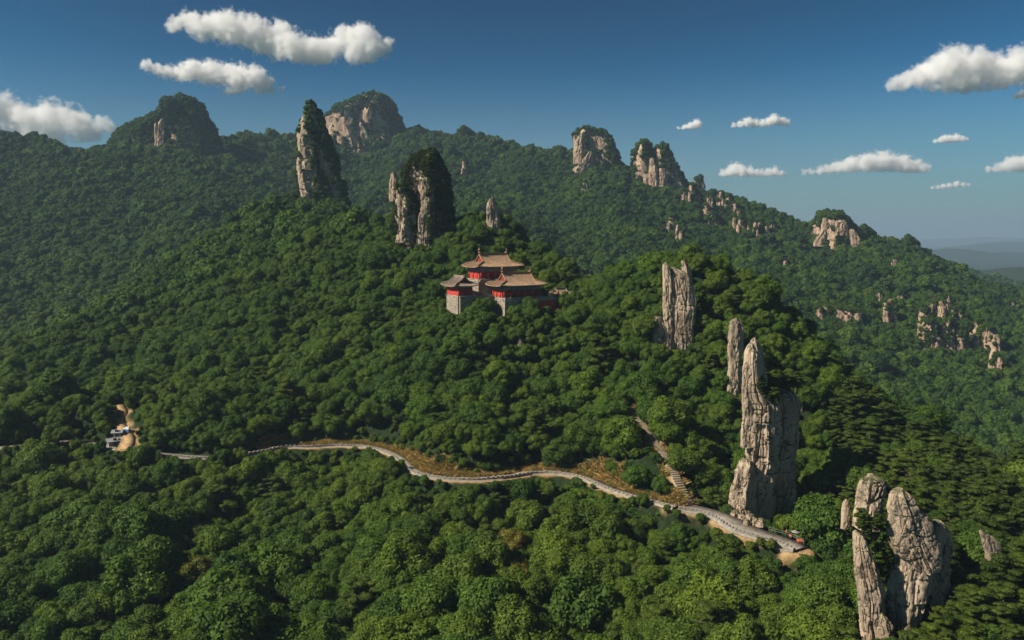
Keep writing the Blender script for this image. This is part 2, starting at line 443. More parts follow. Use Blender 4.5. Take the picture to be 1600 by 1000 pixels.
for px, Y, Z in ((1160, 158, -65), (1240, 150, -67),
    # temple slope
    (100, 260, -52), (300, 320, -38), (400, 255, -50), (250, 245, -53), (600, 245, -41), (800, 220, -46), (700, 225, -46), (700, 252, -27), (800, 238, -26.5), (753, 242, -24), (729, 240, -25.5), (775, 242, -26), (738, 254, -23), (860, 245, -26), (780, 262, -21), (840, 262, -21),
    (950, 220, -39), (950, 245, -25), (880, 270, -17), (850, 285, -11), (770, 300, 1), (660, 312, -3), (720, 322, 4), (620, 300, -8), (560, 300, -13), (480, 320, -14), (560, 370, 5), (450, 430, 7), (500, 470, 20),
    (450, 465, 18), (350, 430, 0), (250, 400, -21), (120, 370, -41), (0, 340, -54), (-150, 310, -67), (420, 370, -8), (300, 360, -24), (180, 320, -41),
    # behind the crest
    (-200, 420, -95), (0, 430, -88), (200, 470, -72), (350, 520, -50), (500, 545, -25), (600, 470, -5), (660, 400, -22), (770, 390, -32), (880, 350, -48), (960, 320, -56), (1080, 310, -62), (1230, 290, -78), (1420, 260, -92), (1600, 250, -100), (1850, 235, -105),
    # right-hand ridge
    (1085, 240, -9), (1045, 238, -14), (1070, 220, -33), (1100, 224, -26), (1035, 222, -31), (1150, 204, -42), (1130, 234, -15), (1230, 222, -28), (1300, 212, -39), (1420, 198, -50), (1600, 180, -59), (1850, 165, -66),
    (1100, 212, -35), (1050, 200, -48), (1120, 184, -56), (1260, 186, -54), (1290, 168, -62), (1400, 172, -56), (1500, 158, -55), (1200, 200, -42), (1400, 120, -63), (1340, 150, -66), (1560, 135, -58),
    # outer
    (-900, 160, -88), (-700, 300, -92), (-500, 450, -105), (2300, 160, -80), (2200, 260, -110), (1200, 420, -105), (1600, 420, -112), (800, 520, -80), (0, 560, -100), (400, 620, -95), (800, 640, -110), (1500, 600, -115)):
    c(px, Y, Z)
ctrl = np.array(ctrl)
CX = ctrl[:, :2] / 100.0
def _tps(r2): return 0.5 * r2 * np.log(r2 + 1e-9)
def _fit():
    n = len(CX)
    K = _tps(((CX[:, None] - CX[None]) ** 2).sum(-1)) + np.eye(n) * 0.0008
    P = np.c_[np.ones(n), CX]
    A = np.block([[K, P], [P.T, np.zeros((3, 3))]])
    return np.linalg.solve(A, np.r_[ctrl[:, 2], 0, 0, 0])
TPSW = _fit()
def near_h(x, y):
    q = np.stack([x, y], -1) / 100.0
    out = np.empty(len(q))
    for i in range(0, len(q), 20000):
        s = q[i:i+20000]
        K = _tps(((s[:, None] - CX[None]) ** 2).sum(-1))
        out[i:i+20000] = K @ TPSW[:-3] + TPSW[-3] + s @ TPSW[-2:]
    return out

def ridge(pts, slope, rnd, drop=3.5):
    return (np.array([W(*p) - (0, 0, drop) for p in pts]), slope, rnd)
RIDGES = [
    ridge([(-500, 250, 760), (-300, 225, 800), (-100, 205, 830), (0, 197, 850), (50, 212, 860), (100, 238, 870), (150, 226, 880), (200, 200, 890), (240, 186, 900), (290, 195, 905), (340, 224, 950),
           (385, 196, 1000), (440, 197, 1040), (510, 198, 1080), (560, 200, 1100), (640, 203, 1100), (690, 201, 1090), (735, 198, 1080), (765, 208, 1070), (800, 222, 1050), (835, 212, 1020),
           (870, 224, 990), (895, 240, 970), (930, 238, 950), (975, 252, 930), (1020, 258, 905), (1060, 280, 885), (1100, 285, 870), (1150, 313, 850), (1200, 341, 830), (1250, 347, 815),
           (1310, 348, 800), (1350, 384, 790), (1400, 428, 775), (1470, 470, 750), (1560, 530, 710), (1680, 620, 660), (1900, 720, 600)], 0.44, 5, 16.0),
    ridge([(60, 215, 860), (120, 330, 700), (160, 420, 600)], 0.42, 14),
    ridge([(275, 215, 890), (320, 285, 760), (330, 350, 640)], 0.40, 14),
    ridge([(640, 206, 1095), (700, 290, 860), (760, 330, 680)], 0.40, 16),
    ridge([(930, 245, 945), (960, 330, 760), (1000, 420, 600)], 0.40, 16),
    ridge([(1150, 318, 845), (1190, 400, 690), (1180, 470, 560)], 0.40, 14),
    ridge([(1310, 352, 795), (1400, 470, 640), (1450, 560, 540)], 0.40, 14),
    ridge([(1300, 380, 1350), (1370, 376, 1320), (1410, 386, 1330), (1450, 402, 1350), (1490, 410, 1370), (1530, 418, 1400), (1600, 455, 1420), (1750, 520, 1430)], 0.36, 20, 17.0),
    ridge([(1250, 398, 2300), (1420, 418, 2300), (1500, 424, 2250), (1600, 413, 2200), (1700, 420, 2200)], 0.22, 40),
    ridge([(1330, 402, 5200), (1430, 396, 5200), (1490, 387, 5100), (1535, 397, 5200), (1580, 392, 5300), (1700, 398, 5200)], 0.2, 120),
    ridge([(1420, 392, 8000), (1520, 386, 7800), (1575, 377, 7600), (1640, 382, 7600), (1800, 380, 7600)], 0.16, 200),
    ridge([(1200, 375, 14000), (1450, 373.5, 14000), (1545, 369.5, 13500), (1600, 372, 13500), (1900, 371, 14000)], 0.12, 400),
]
_sr = random.Random(21)
_main = RIDGES[0][0]
for _i in range(1, len(_main) - 10):
    if _sr.random() < 0.22: continue
    _t = _sr.random(); _a = _main[_i] * (1 - _t) + _main[_i+1] * _t
    _yaw = _sr.uniform(-0.75, 0.75); _L = _sr.uniform(170, 330); _k = _sr.uniform(0.30, 0.36)
    _p = [_a - (0, 0, 10)]
    for _q in range(1, 4):
        _yaw += _sr.uniform(-.3, .3)
        _p.append(_p[-1] + np.array((math.sin(_yaw) * _L/3, -math.cos(_yaw) * _L/3, -_k * _L/3)))
    RIDGES.append((np.array(_p), 0.75, 4))
def far_h(x, y):
    base = -122 - 30 * sstep(900, 2000, np.hypot(x, y))
    out = base + 4 * noise3(x / 180, y / 180, 0.3)
    for P, slope, rnd in RIDGES:
        x0, x1 = P[:, 0].min() - 900, P[:, 0].max() + 900
        y0, y1 = P[:, 1].min() - (900 if P[:, 1].min() < 3000 else 2500), P[:, 1].max() + (900 if P[:, 1].min() < 3000 else 2500)
        idx = np.where((x > x0 - 2500*(y1 > 4000)) & (x < x1 + 2500*(y1 > 4000)) & (y > y0) & (y < y1))[0]
        if not len(idx): continue
        px, py = x[idx], y[idx]
        best = np.full(len(idx), -1e9)
        for a, b in zip(P[:-1], P[1:]):
            ab = b[:2] - a[:2]
            t = np.clip(((px - a[0]) * ab[0] + (py - a[1]) * ab[1]) / (ab @ ab), 0, 1)
            d = np.hypot(px - a[0] - ab[0]*t, py - a[1] - ab[1]*t)
            z = a[2] + (b[2] - a[2]) * t - slope * (np.sqrt(d*d + rnd*rnd) - rnd)
            best = np.maximum(best, z)
        k = 3.0
        o = out[idx]; m = np.maximum(o, best)
        out[idx] = m + k * np.log(np.exp((o - m) / k) + np.exp((best - m) / k)) * np.where(np.abs(o-best) < 40, 1, 0)
    r = np.hypot(x, y)
    amp = sstep(430, 700, r) * (1 - sstep(1500, 2500, r))
    n = 1 - 2 * np.abs(noise3(x / 130, y / 130, 1.7)) + 0.5 * fbm(x / 60, y / 60, 2.2, 3)
    return out + amp * (n * 7.0 - 4.0)
def polyd(x, y, P, rad):
    """distance to a resampled line and the height of the nearest point; 1e9 beyond rad"""
    d = np.full(len(x), 1e9); z = np.zeros(len(x)); side = np.zeros(len(x))
    lo, hi = P.min(0) - rad, P.max(0) + rad
    idx = np.where((x > lo[0]) & (x < hi[0]) & (y > lo[1]) & (y < hi[1]))[0]
    T = np.gradient(P, axis=0)
    for i in range(0, len(idx), 4000):
        k = idx[i:i+4000]
        dd = np.hypot(x[k, None] - P[None, :, 0], y[k, None] - P[None, :, 1])
        j = dd.argmin(1); d[k] = dd[np.arange(len(k)), j]; z[k] = P[j, 2]
        side[k] = T[j, 0] * (y[k] - P[j, 1]) - T[j, 1] * (x[k] - P[j, 0])
    return d, z, side
TEMPLE_O = W(789, 470, 242)                    # front corner of the terrace, at paving level
PHI = math.radians(30)
TEX, TEY = np.array((math.cos(PHI), math.sin(PHI))), np.array((-math.sin(PHI), math.cos(PHI)))
def temple_uv(x, y):
    dx, dy = x - TEMPLE_O[0], y - TEMPLE_O[1]
    return dx * TEX[0] + dy * TEX[1], dx * TEY[0] + dy * TEY[1]
def calm(x, y):
    """0 near the road, the stairway, the temple and the rocks' feet, 1 on the open slopes"""
    d = np.minimum(np.abs(y - np.interp(x, road_s[:, 0], road_s[:, 1])), 1e9)
    u, v = temple_uv(x, y)
    dt = np.hypot(np.maximum(np.abs(u - 6) - 17, 0), np.maximum(np.abs(v - 12) - 13, 0))
    right = 1 - sstep(0.0, 0.12, x / np.maximum(y, 1) - 0.08)
    crest = 0.35 + 0.65 * (1 - sstep(300, 400, y))
    return sstep(8, 26, d) * sstep(2, 22, dt) * (0.15 + 0.85 * right) * crest
def height(x, y, cut=True):
    x = np.asarray(x, float).ravel(); y = np.asarray(y, float).ravel()
    r = np.hypot(x, y)
    far = far_h(x, y)
    near = np.full(len(x), -400.0)
    k = np.where((y > -60) & (y < 640) & (np.abs(x) < 620))[0]
    if len(k):
        nh = near_h(x[k], y[k]) + 1.3 * fbm(x[k] / 22, y[k] / 22, 0.5, 3) + calm(x[k], y[k]) * (5.0 * noise3((x[k] + 0.4*y[k]) / 34, y[k] / 80, 4.4) - 2.0 * np.abs(noise3(x[k] / 30, y[k] / 45, 1.4)))
        edge = sstep(520, 640, y[k]) + sstep(450, 620, np.abs(x[k])) + sstep(0, -60, y[k])
        near[k] = np.clip(nh, -130, 60) - 160 * np.clip(edge, 0, 1)
    m = np.maximum(near, far); kk = 5.0
    h = m + kk * np.log(np.exp((near - m) / kk) + np.exp((far - m) / kk))
    if cut:
        for P, w0, w1, dz in ((road_s, 2.3, 6.0, -0.25), (lower_s, 2.6, 5.0, -0.5), (dirt_s, 1.3, 4.0, -0.1), (stair_s, 1.2, 3.0, -0.5)):
            d, z, s = polyd(x, y, P, w1 + 1)
            w = 1 - sstep(w0, w1, d)
            h = h * (1 - w) + (z + dz) * w
        u, v = temple_uv(x, y)
        inside = (u > -13.5) & (u < 24) & (v > -0.3) & (v < 26)
        du = np.minimum(np.maximum(np.maximum(0.5 - u, u - 23), np.maximum(0.5 - v, v - 25)), np.maximum(np.maximum(-12 - u, u - 1), np.maximum(7.5 - v, v - 25)))
        w = 1 - sstep(0, 4, du)
        h = np.minimum(h, h * (1 - w) + (TEMPLE_O[2] - 2.0) * w) if False else h * (1 - w) + np.minimum(h, TEMPLE_O[2] - 1.0 + 5.2 * sstep(11, 14, v)) * w
    return h

def bankw(px):
    g = lambda c_, w_: np.exp(-((px - c_) / w_) ** 2)
    return 2.3 + 2.0 * g(675, 45) + 2.0 * g(930, 50) + 1.6 * g(440, 30) + 0.5 * g(800, 60)
def build_terrain():
    th = np.r_[np.linspace(-180, -46, 34)[:-1], np.linspace(-46, -37, 18)[:-1], np.linspace(-37, 37, 330), np.linspace(37, 46, 18)[1:], np.linspace(46, 180, 34)[1:]]
    th = np.radians(th[:-1])
    R = np.r_[2, 10, 25, np.arange(40, 125, 3.0), np.arange(125, 275, 0.75), np.arange(275, 620, 3.0), np.arange(620, 1500, 8.0), np.geomspace(1500, 30000, 90)]
    TH, RR = np.meshgrid(th, R)
    X, Y = (RR * np.sin(TH)).ravel(), (RR * np.cos(TH)).ravel()
    Z = height(X, Y)
    nr, na = TH.shape
    i = np.arange(nr - 1)[:, None] * na; j = np.arange(na)[None]; j2 = (j + 1) % na
    F = np.stack([i + j, i + na + j, i + na + j2, i + j2], -1).reshape(-1, 4)[:, ::-1]
    # soil: the cut bank on the hill side of the road, the dirt track, worn edges of the stairway
    d, z, s = polyd(X, Y, road_s, 9)
    up = s > 0
    nz = fbm(X / 4, Y / 4, 3.0, 3)
    px, py, _ = proj(np.stack([X, Y, Z], 1))
    bare = sstep(395, 430, px) * (1 - sstep(1010, 1040, px))
    soil = np.where(up, 1 - sstep(bankw(px) * 0.75, bankw(px) * 1.25, d + nz * 1.2), 1 - sstep(1.8, 2.6, d + nz * 0.8)) * bare
    d2, _, _ = polyd(X, Y, dirt_s, 6); soil = np.maximum(soil, 1 - sstep(1.6, 3.0, d2 + nz))
    d3, _, _ = polyd(X, Y, stair_s, 6); soil = np.maximum(soil, 1 - sstep(1.2, 2.4, d3 + nz))
    d4, _, _ = polyd(X, Y, lower_s, 6); soil = np.maximum(soil, 1 - sstep(2.6, 3.8, d4 + nz))
    mead = MEADOW(X, Y)
    me = np_mesh('hillside', np.stack([X, Y, Z], 1), F, M['ground'], True, {'soil': ('FLOAT', soil.astype(np.float32)), 'meadow': ('FLOAT', mead.astype(np.float32))})
    o = link('hillside_terrain', me); tag(o, 'wooded mountain ground under the forest', None, None, 'structure')
MEADC = WX(893, 173, -63)
def MEADOW(x, y):
    return 1 - sstep(0.7, 1.25, np.hypot((x - MEADC[0]) / 8.0, (y - MEADC[1]) / 6.5))
build_terrain()

def march(px, py, y0=60, y1=3000):
    """first ground point on the sight line through (px, py)"""
    Y = np.geomspace(y0, y1, 1400)
    r, u = (px - 800.0) / FPX, (500.0 - py) / FPX
    dy, dz = CP + u * SP, -SP + u * CP
    X, Z = r * Y / dy, dz * Y / dy
    g = height(X, Y, False)
    k = np.where(Z < g)[0]
    k = k[0] if len(k) else len(Y) - 1
    return np.array((X[k], Y[k], g[k]))

# ------------------------------------------------------------------ forest bookkeeping
KEEP = []            # (px0, py0, px1, py1, Y): trees nearer than Y must not stand over this
VEG = []             # (x, y, z, scale, proto, tint) bushes and trees on rocks
ROCKS = []           # footprints (x, y, r)

# ------------------------------------------------------------------ rocks
def rock_body(zs, cxs, rxs, cy, ry, seed, nt=56, nz=60, rough=1.0, round_top=0.06, lean_y=0.0, block=1.0):
    """granite mass lofted through an outline (height, centre, half width): faceted plan, joints, blocks, ledges"""
    rng = np.random.default_rng(seed)
    th = np.linspace(0, 2*np.pi, nt, endpoint=False)
    t = np.linspace(0, 1, nz)
    T, H = np.meshgrid(th, t)
    z0, z1 = zs[0], zs[-1]; hgt = z1 - z0
    Zr = z0 + H * hgt
    CXr, RX = np.interp(Zr, zs, cxs), np.interp(Zr, zs, rxs)
    RY = np.minimum(ry, RX * 1.6 + 0.15 * ry)
    s = max(0.5 * (np.mean(rxs) + ry), 0.2)
    ang = np.sort(rng.uniform(0, 2*np.pi, 8)); off = rng.uniform(0.80, 1.0, 8)
    rad = np.full_like(T, 1.08)
    Tw = T + 0.25 * noise3(H*3 + seed, 0.5, seed*0.3)
    for a_, o_ in zip(ang, off):
        cs = np.cos(Tw - a_); rad = np.where(cs > 0.2, np.minimum(rad, o_ / np.maximum(cs, 0.2)), rad)
    rad = rad * np.power(np.clip(1 - np.clip((H - (1 - round_top)) / round_top, 0, 1) ** 2.5, 0, 1), 0.5)
    X, Y, Z = np.cos(T) * rad * RX, np.sin(T) * rad * RY, Zr
    q = 1.0 / s
    wx, wy = X + 0.12*s*noise3(X*q*1.5, Y*q*1.5, Z*q*0.6 + seed), Y + 0.12*s*noise3(X*q*1.5 + 9, Y*q*1.5, Z*q*0.6 + seed)
    wz = Z + 0.25*s*noise3(X*q*0.8, Y*q*0.8 + seed, Z*q*0.5)
    # jointed blocks: each cell of a stretched lattice stands a little in or out
    def cells(fx, fz, sd):
        i, j, k = np.floor(wx*q*fx + sd*0.37).astype(int), np.floor(wy*q*fx + sd*0.71).astype(int), np.floor(wz*q*fz + sd*0.53 + 0.4*np.floor(wx*q*fx)).astype(int)
        return _perm[(_perm[(_perm[i & 255] + j) & 255] + k) & 255] / 255.0 - 0.5
    blk = 0.24 * cells(1.25, 0.33, seed) + 0.11 * cells(2.7, 0.8, seed + 3) + 0.035 * cells(6.0, 2.4, seed + 8)
    cr = noise3(X*q*1.15 + seed, Y*q*1.15, Z*q*0.10)
    crev = -np.exp(-(cr / 0.035) ** 2) * 0.30
    cr2 = noise3(X*q*2.7 - seed, Y*q*2.7, Z*q*0.22)
    crev = crev - np.exp(-(cr2 / 0.05) ** 2) * 0.09
    ho = noise3(X*q*0.4, Y*q*0.4 + seed, Z*q*1.0); crev = crev - np.exp(-(ho / 0.035) ** 2) * 0.12
    lump = 0.15 * fbm(X*q*0.8, Y*q*0.8 + seed*1.7, Z*q*0.45, 3, 0.5)
    fine = 0.03 * fbm(X*q*5, Y*q*5, Z*q*3 + seed, 3, 0.6)
    d = (blk * block + crev + lump + fine) * rough * s
    L = np.hypot(X, Y) + 1e-6
    d = d * np.clip(RX / max(np.mean(rxs), 0.1), 0.3, 1.0)
    d = np.clip(d, -0.55 * L, 0.4 * L)
    X, Y = X + X / L * d, Y + Y / L * d
    Z = Z + rough * s * (0.20 * cells(2.6, 0.001, seed + 11) + 0.14 * fbm(X*q*1.5, Y*q*1.5, seed*0.7, 3)) * sstep(0.5, 0.95, H) * min(1.0, hgt / (2*s))
    X = X + CXr; Y = Y + cy + lean_y * H * hgt
    V = np.stack([X, Y, Z], -1).reshape(-1, 3)
    i = np.arange(nz - 1)[:, None] * nt; j = np.arange(nt)[None]; j2 = (j + 1) % nt
    F = np.stack([i + j, i + j2, i + nt + j2, i + nt + j], -1).reshape(-1, 4)
    V = np.r_[V, V[-nt:].mean(0, keepdims=True) + ((0, 0, 0.02 * s),)]
    ti = len(V) - 1; b_ = (nz - 1) * nt
    cap = np.stack([b_ + np.arange(nt), b_ + (np.arange(nt) + 1) % nt, np.full(nt, ti)], -1)
    return V, F, cap

def rock_mesh(name, V, F, cap, mat):
    me = bpy.data.meshes.new(name)
    faces = F.tolist() + cap.tolist()
    me.from_pydata(V.tolist(), [], faces)
    me.materials.append(mat)
    me.polygons.foreach_set('use_smooth', np.ones(len(faces), dtype=bool)); me.set_sharp_from_angle(angle=math.radians(26))
    fv = V[F]; fn = np.cross(fv[:, 2] - fv[:, 0], fv[:, 3] - fv[:, 1])
    nr = np.zeros((len(V), 3))
    for k in range(4): np.add.at(nr, F[:, k], fn)
    nr /= np.linalg.norm(nr, axis=1)[:, None] + 1e-9
    return me, nr

SEED = [100]
def formation(name, label, cols, mat='rock', veg=0.0, vegsize=1.6, vegthr=0.25, proto='pine', keep=True, cat='rock', nt=56, nz=60, bare=0.0):
    """cols: (Y, depth factor, [(py, px left, px right) from top to foot], options) -> one rock mass, each body a part"""
    root = None
    for cdef in cols:
        Y, df, prof = cdef[:3]
        kw = dict(cdef[3]) if len(cdef) > 3 else {}
        prof = sorted(prof, key=lambda p: -p[0])
        zs, cxs, rxs = [], [], []
        for py_, l_, r_ in prof:
            a, b = W(l_, py_, Y), W(r_, py_, Y)
            zs.append(a[2]); cxs.append((a[0] + b[0]) / 2); rxs.append((b[0] - a[0]) / 2)
        if kw.get('veg', veg) >= 1:
            ins = 0.55 * kw.get('vegsize', vegsize)
            rxs = [max(r_ - ins, 0.35 * r_) for r_ in rxs]; zs[-1] -= ins
        if kw.pop('mono', True):        # a rock does not shrink towards its foot: what narrows it in view is the trees
            L0 = [c_ - r_ for c_, r_ in zip(cxs, rxs)]; R0 = [c_ + r_ for c_, r_ in zip(cxs, rxs)]
            for k in range(len(zs) - 2, -1, -1): L0[k] = min(L0[k], L0[k+1]*0.75 + L0[k]*0.25); R0[k] = max(R0[k], R0[k+1]*0.75 + R0[k]*0.25)
            cxs = [(a + b) / 2 for a, b in zip(L0, R0)]; rxs = [(b - a) / 2 for a, b in zip(L0, R0)]
        hh = zs[-1] - zs[0]
        sink = kw.pop('sink', 0.12 * hh + 4.0); foot = zs[0]
        zs = [zs[0] - sink] + zs; cxs = [cxs[0]] + cxs; rxs = [rxs[0] * 1.05] + rxs
        ry = np.mean(rxs) * df
        SEED[0] += 1
        v = kw.pop('veg', veg); vt = kw.pop('vegthr', vegthr); sd = kw.pop('seed', SEED[0]); vs = kw.pop('vegsize', vegsize)
        cy_ = Y + ry * kw.pop('back', 0.6)
        V, F, cap = rock_body(np.array(zs), np.array(cxs), np.array(rxs), cy_, ry, sd, nt=kw.pop('nt', nt), nz=kw.pop('nz', nz), **kw)
        me, nr = rock_mesh('rock_body', V, F, cap, M[mat])
        if root is None:
            root = empty(name, (cxs[0], cy_, foot))
        me.vertices.foreach_set('co', (V - np.array(root.location)).astype(np.float32).ravel()); me.update()
        link('rock_body', me, root)
        for k in range(0, len(zs), 2): ROCKS.append((cxs[k], cy_, max(rxs[k], ry) * 0.85, zs[-1]))
        if keep:
            for (pa, la, ra), (pb_, lb, rb2) in zip(prof[1:], prof[:-1]):
                KEEP.append(((la + lb) / 2 + 1, pa + 1, (ra + rb2) / 2 - 1, pb_ - 3 if pb_ < prof[0][0] else pa + 0.55*(pb_ - pa), Y))
        if v > 0:
            nse = fbm(V[:, 0] / (vs*2.2), V[:, 1] / (vs*2.2), V[:, 2] / (vs * 9) + sd, 3)
            sc_ = 0.6 * nr[:, 2] + 0.8 * nse - bare * np.clip(-0.7 * nr[:, 0] - 0.75 * nr[:, 1] - 0.2, 0, 1)
            ok = np.where((sc_ > vt) & (V[:, 2] > foot - 1))[0]
            RNG.shuffle(ok)
            n = int(v * len(ok))
            got = np.zeros((0, 3))
            for q in ok[:n*6]:
                p = V[q]
                if len(got) and ((got - p) ** 2).sum(1).min() < (vs * 0.62) ** 2: continue
                got = np.r_[got, p[None]]
                VEG.append((p[0], p[1], p[2] - 0.75*vs, vs * random.uniform(0.6, 1.15), proto, random.random()))
    tag(root, label, cat)
    return root
def z2(rows): return [(380 + zy/2, 980 + l/2, 980 + r/2) for zy, l, r in rows]
def z3(rows): return [(720 + zy/3.57, 1280 + l/3.57, 1280 + r/3.57) for zy, l, r in rows]
def z5(rows): return [(130 + zy/4, 400 + l/4, 400 + r/4) for zy, l, r in rows]

formation('rock_pillar', 'tallest pale granite pillar rising straight from the paved path', [
    (172, 0.8, z2([(452, 450, 490), (470, 425, 530), (500, 430, 543), (560, 445, 545), (640, 450, 530), (700, 448, 528), (770, 430, 536), (880, 410, 535)]), dict(nt=160, nz=190)),
    (168.5, 0.75, z2([(318, 380, 402), (350, 372, 412), (400, 368, 420), (450, 368, 430), (490, 374, 460), (504, 380, 482), (560, 378, 486), (620, 380, 478), (690, 374, 466), (740, 350, 462), (820, 335, 452), (880, 330, 440)]), dict(nt=160, nz=210)),
    (169.6, 0.8, z2([(296, 394, 406), (312, 386, 414), (350, 384, 428), (400, 380, 434), (470, 376, 440)]), dict(nt=60, nz=70)),
    (168.2, 0.8, z2([(372, 366, 380), (420, 362, 392), (500, 364, 400), (560, 370, 404)]), dict(nt=48, nz=60)),
    (166.8, 0.7, z2([(680, 362, 398), (720, 340, 405), (790, 325, 410), (868, 318, 415)]), dict(nt=80, nz=70)),
    ])
for k in range(20):
    x_ = random.uniform(1188, 1247); p_ = W(x_, random.uniform(604, 614), 172 + random.uniform(0, 4)); VEG.append((p_[0], p_[1], p_[2] - 0.6, random.uniform(1.6, 2.4), 'pine', 0.6 + 0.4*random.random()))
for k in range(12):
    x_ = random.uniform(1184, 1214); p_ = W(x_, random.uniform(618, 632) if x_ > 1192 else random.uniform(600, 620), 168.2 + random.uniform(0, 0.8)); VEG.append((p_[0], p_[1], p_[2] - 0.6, random.uniform(1.1, 1.6), 'pine', 0.6 + 0.4*random.random()))
formation('rock_pillar', 'grooved granite pillar on the wooded knob beside the temple slope', [
    (222, 0.8, z2([(76, 134, 158), (92, 132, 190), (112, 132, 212), (150, 136, 224), (200, 136, 226), (240, 136, 220), (290, 145, 210), (335, 170, 206)]), dict(nt=110, nz=120, rough=0.62)),
    (221.5, 0.9, z2([(60, 113, 130), (84, 111, 140), (150, 112, 150), (200, 114, 150), (265, 122, 150)]), dict(nt=40, nz=60)),
    (223.5, 0.8, z2([(53, 170, 180), (72, 172, 197), (112, 182, 204)]), dict(nt=32, nz=36)),
    (222, 0.8, z2([(228, 84, 104), (262, 80, 124)]), dict(nt=32, nz=30))])
formation('rock_slab', 'single rounded granite slab standing between the two granite pillars', [
    (204, 0.55, z2([(231, 332, 350), (244, 320, 368), (300, 316, 366), (350, 316, 358), (376, 318, 350)]), dict(nt=70, nz=80, round_top=0.2, sink=12.0))])
formation('rock_outcrop', 'cleft granite outcrop with overhanging block in the lower corner', [
    (121.5, 0.75, z3([(168, 445, 492), (195, 428, 512), (255, 416, 560), (320, 408, 622), (400, 405, 655), (470, 412, 690), (540, 445, 700), (600, 510, 690), (632, 560, 660)]), dict(nt=120, nz=110, round_top=0.1, sink=0.0, block=0.7, mono=False)),
    (124, 0.8, z3([(335, 645, 690), (400, 640, 740), (480, 640, 760), (560, 650, 755), (650, 650, 700)]), dict(nt=60, nz=60)),
    (122.5, 0.7, z3([(470, 480, 600), (520, 450, 640), (600, 425, 645), (650, 402, 650), (700, 394, 605), (800, 386, 550), (900, 384, 505), (1000, 390, 490)]), dict(nt=110, nz=90, block=0.7)),
    (120.5, 0.8, z3([(398, 206, 236), (430, 203, 262), (500, 208, 290), (600, 222, 330), (700, 236, 370), (760, 250, 384), (800, 252, 378), (850, 240, 376), (900, 236, 370), (1000, 250, 400)]), dict(nt=80, nz=110)),
    (119.5, 0.8, z3([(855, 338, 370), (890, 325, 400), (940, 320, 425), (1000, 330, 430)]), dict(nt=60, nz=50, round_top=0.3))])
for k in range(22):
    x_ = random.uniform(1344, 1394); y_ = random.uniform(800, 895) if x_ > 1352 else random.uniform(790, 830)
    p_ = W(x_, y_, 122.5 + random.uniform(0, 3)); VEG.append((p_[0], p_[1], p_[2] - 1.3, random.uniform(0.9, 1.5), 'pine', random.random()))
formation('boulder', 'rounded granite boulder peeping out of pines behind the cleft outcrop', [
    (131, 0.8, z3([(87, 280, 345), (108, 252, 380), (140, 240, 396), (180, 226, 384), (240, 216, 352)]), dict(nt=80, nz=60, round_top=0.2, block=0.6))])
formation('rock_slab', 'thin leaning granite slab among pines beside the cleft outcrop', [
    (128, 0.3, z3([(388, 890, 915), (420, 915, 965), (460, 955, 1005), (515, 975, 1020)]), dict(nt=48, nz=40, round_top=0.2))])
formation('boulder', 'small pale boulder half buried in trees below the temple', [(231, 0.8, [(527, 810, 816), (532, 808, 819), (542, 807, 820)], dict(round_top=0.3))], nt=28, nz=24)
formation('boulder', 'small weathered boulder left of the corner outcrop on the slope', [(133, 0.8, z3([(212, 145, 168), (228, 136, 178), (250, 132, 180)]), dict(round_top=0.4, rough=0.6))], nt=32, nz=28, keep=False)
# dome and pinnacle behind the temple
formation('rock_dome', 'tree capped granite dome on the crest above the temple', [
    (312, 0.85, z5([(408, 1050, 1085), (440, 1005, 1138), (500, 925, 1185), (560, 892, 1212), (650, 878, 1232), (750, 880, 1245), (850, 890, 1262), (960, 900, 1285)]), dict(veg=1.0, vegthr=-0.16, nt=100, nz=70, seed=31, rough=0.8)),
    (308, 0.8, z5([(640, 885, 905), (690, 870, 975), (750, 867, 990), (830, 870, 992), (900, 895, 985)]), dict(nt=64, nz=56, veg=0.4, vegthr=0.2)),
    (307, 0.7, z5([(576, 1052, 1082), (620, 1030, 1100), (700, 1028, 1112), (800, 1015, 1102), (870, 1008, 1082), (960, 1005, 1055)]), dict(nt=70, nz=80, veg=0.4, vegthr=0.2)),
    (310, 0.9, z5([(558, 842, 866), (590, 838, 884), (660, 830, 890)]), dict(nt=28, nz=24))], vegsize=2.0, proto='pine', bare=0.5)
formation('rock_pinnacle', 'tall conical granite pinnacle with shrubs standing against the sky', [
    (470, 0.85, z5([(118, 326, 340), (134, 304, 362), (180, 282, 384), (250, 255, 414), (330, 240, 438), (420, 230, 464), (500, 226, 488), (580, 235, 510), (650, 250, 532), (760, 280, 565)]), dict(veg=1.0, vegthr=0.04, nt=120, nz=110, seed=45))], vegsize=1.8, proto='broad', bare=1.3)
formation('rock_outcrop', 'short granite outcrop on the crest right of the tree capped dome', [
    (300, 0.9, z5([(712, 1462, 1480), (750, 1445, 1500), (800, 1440, 1510), (860, 1450, 1520)]))], nt=48, nz=44)
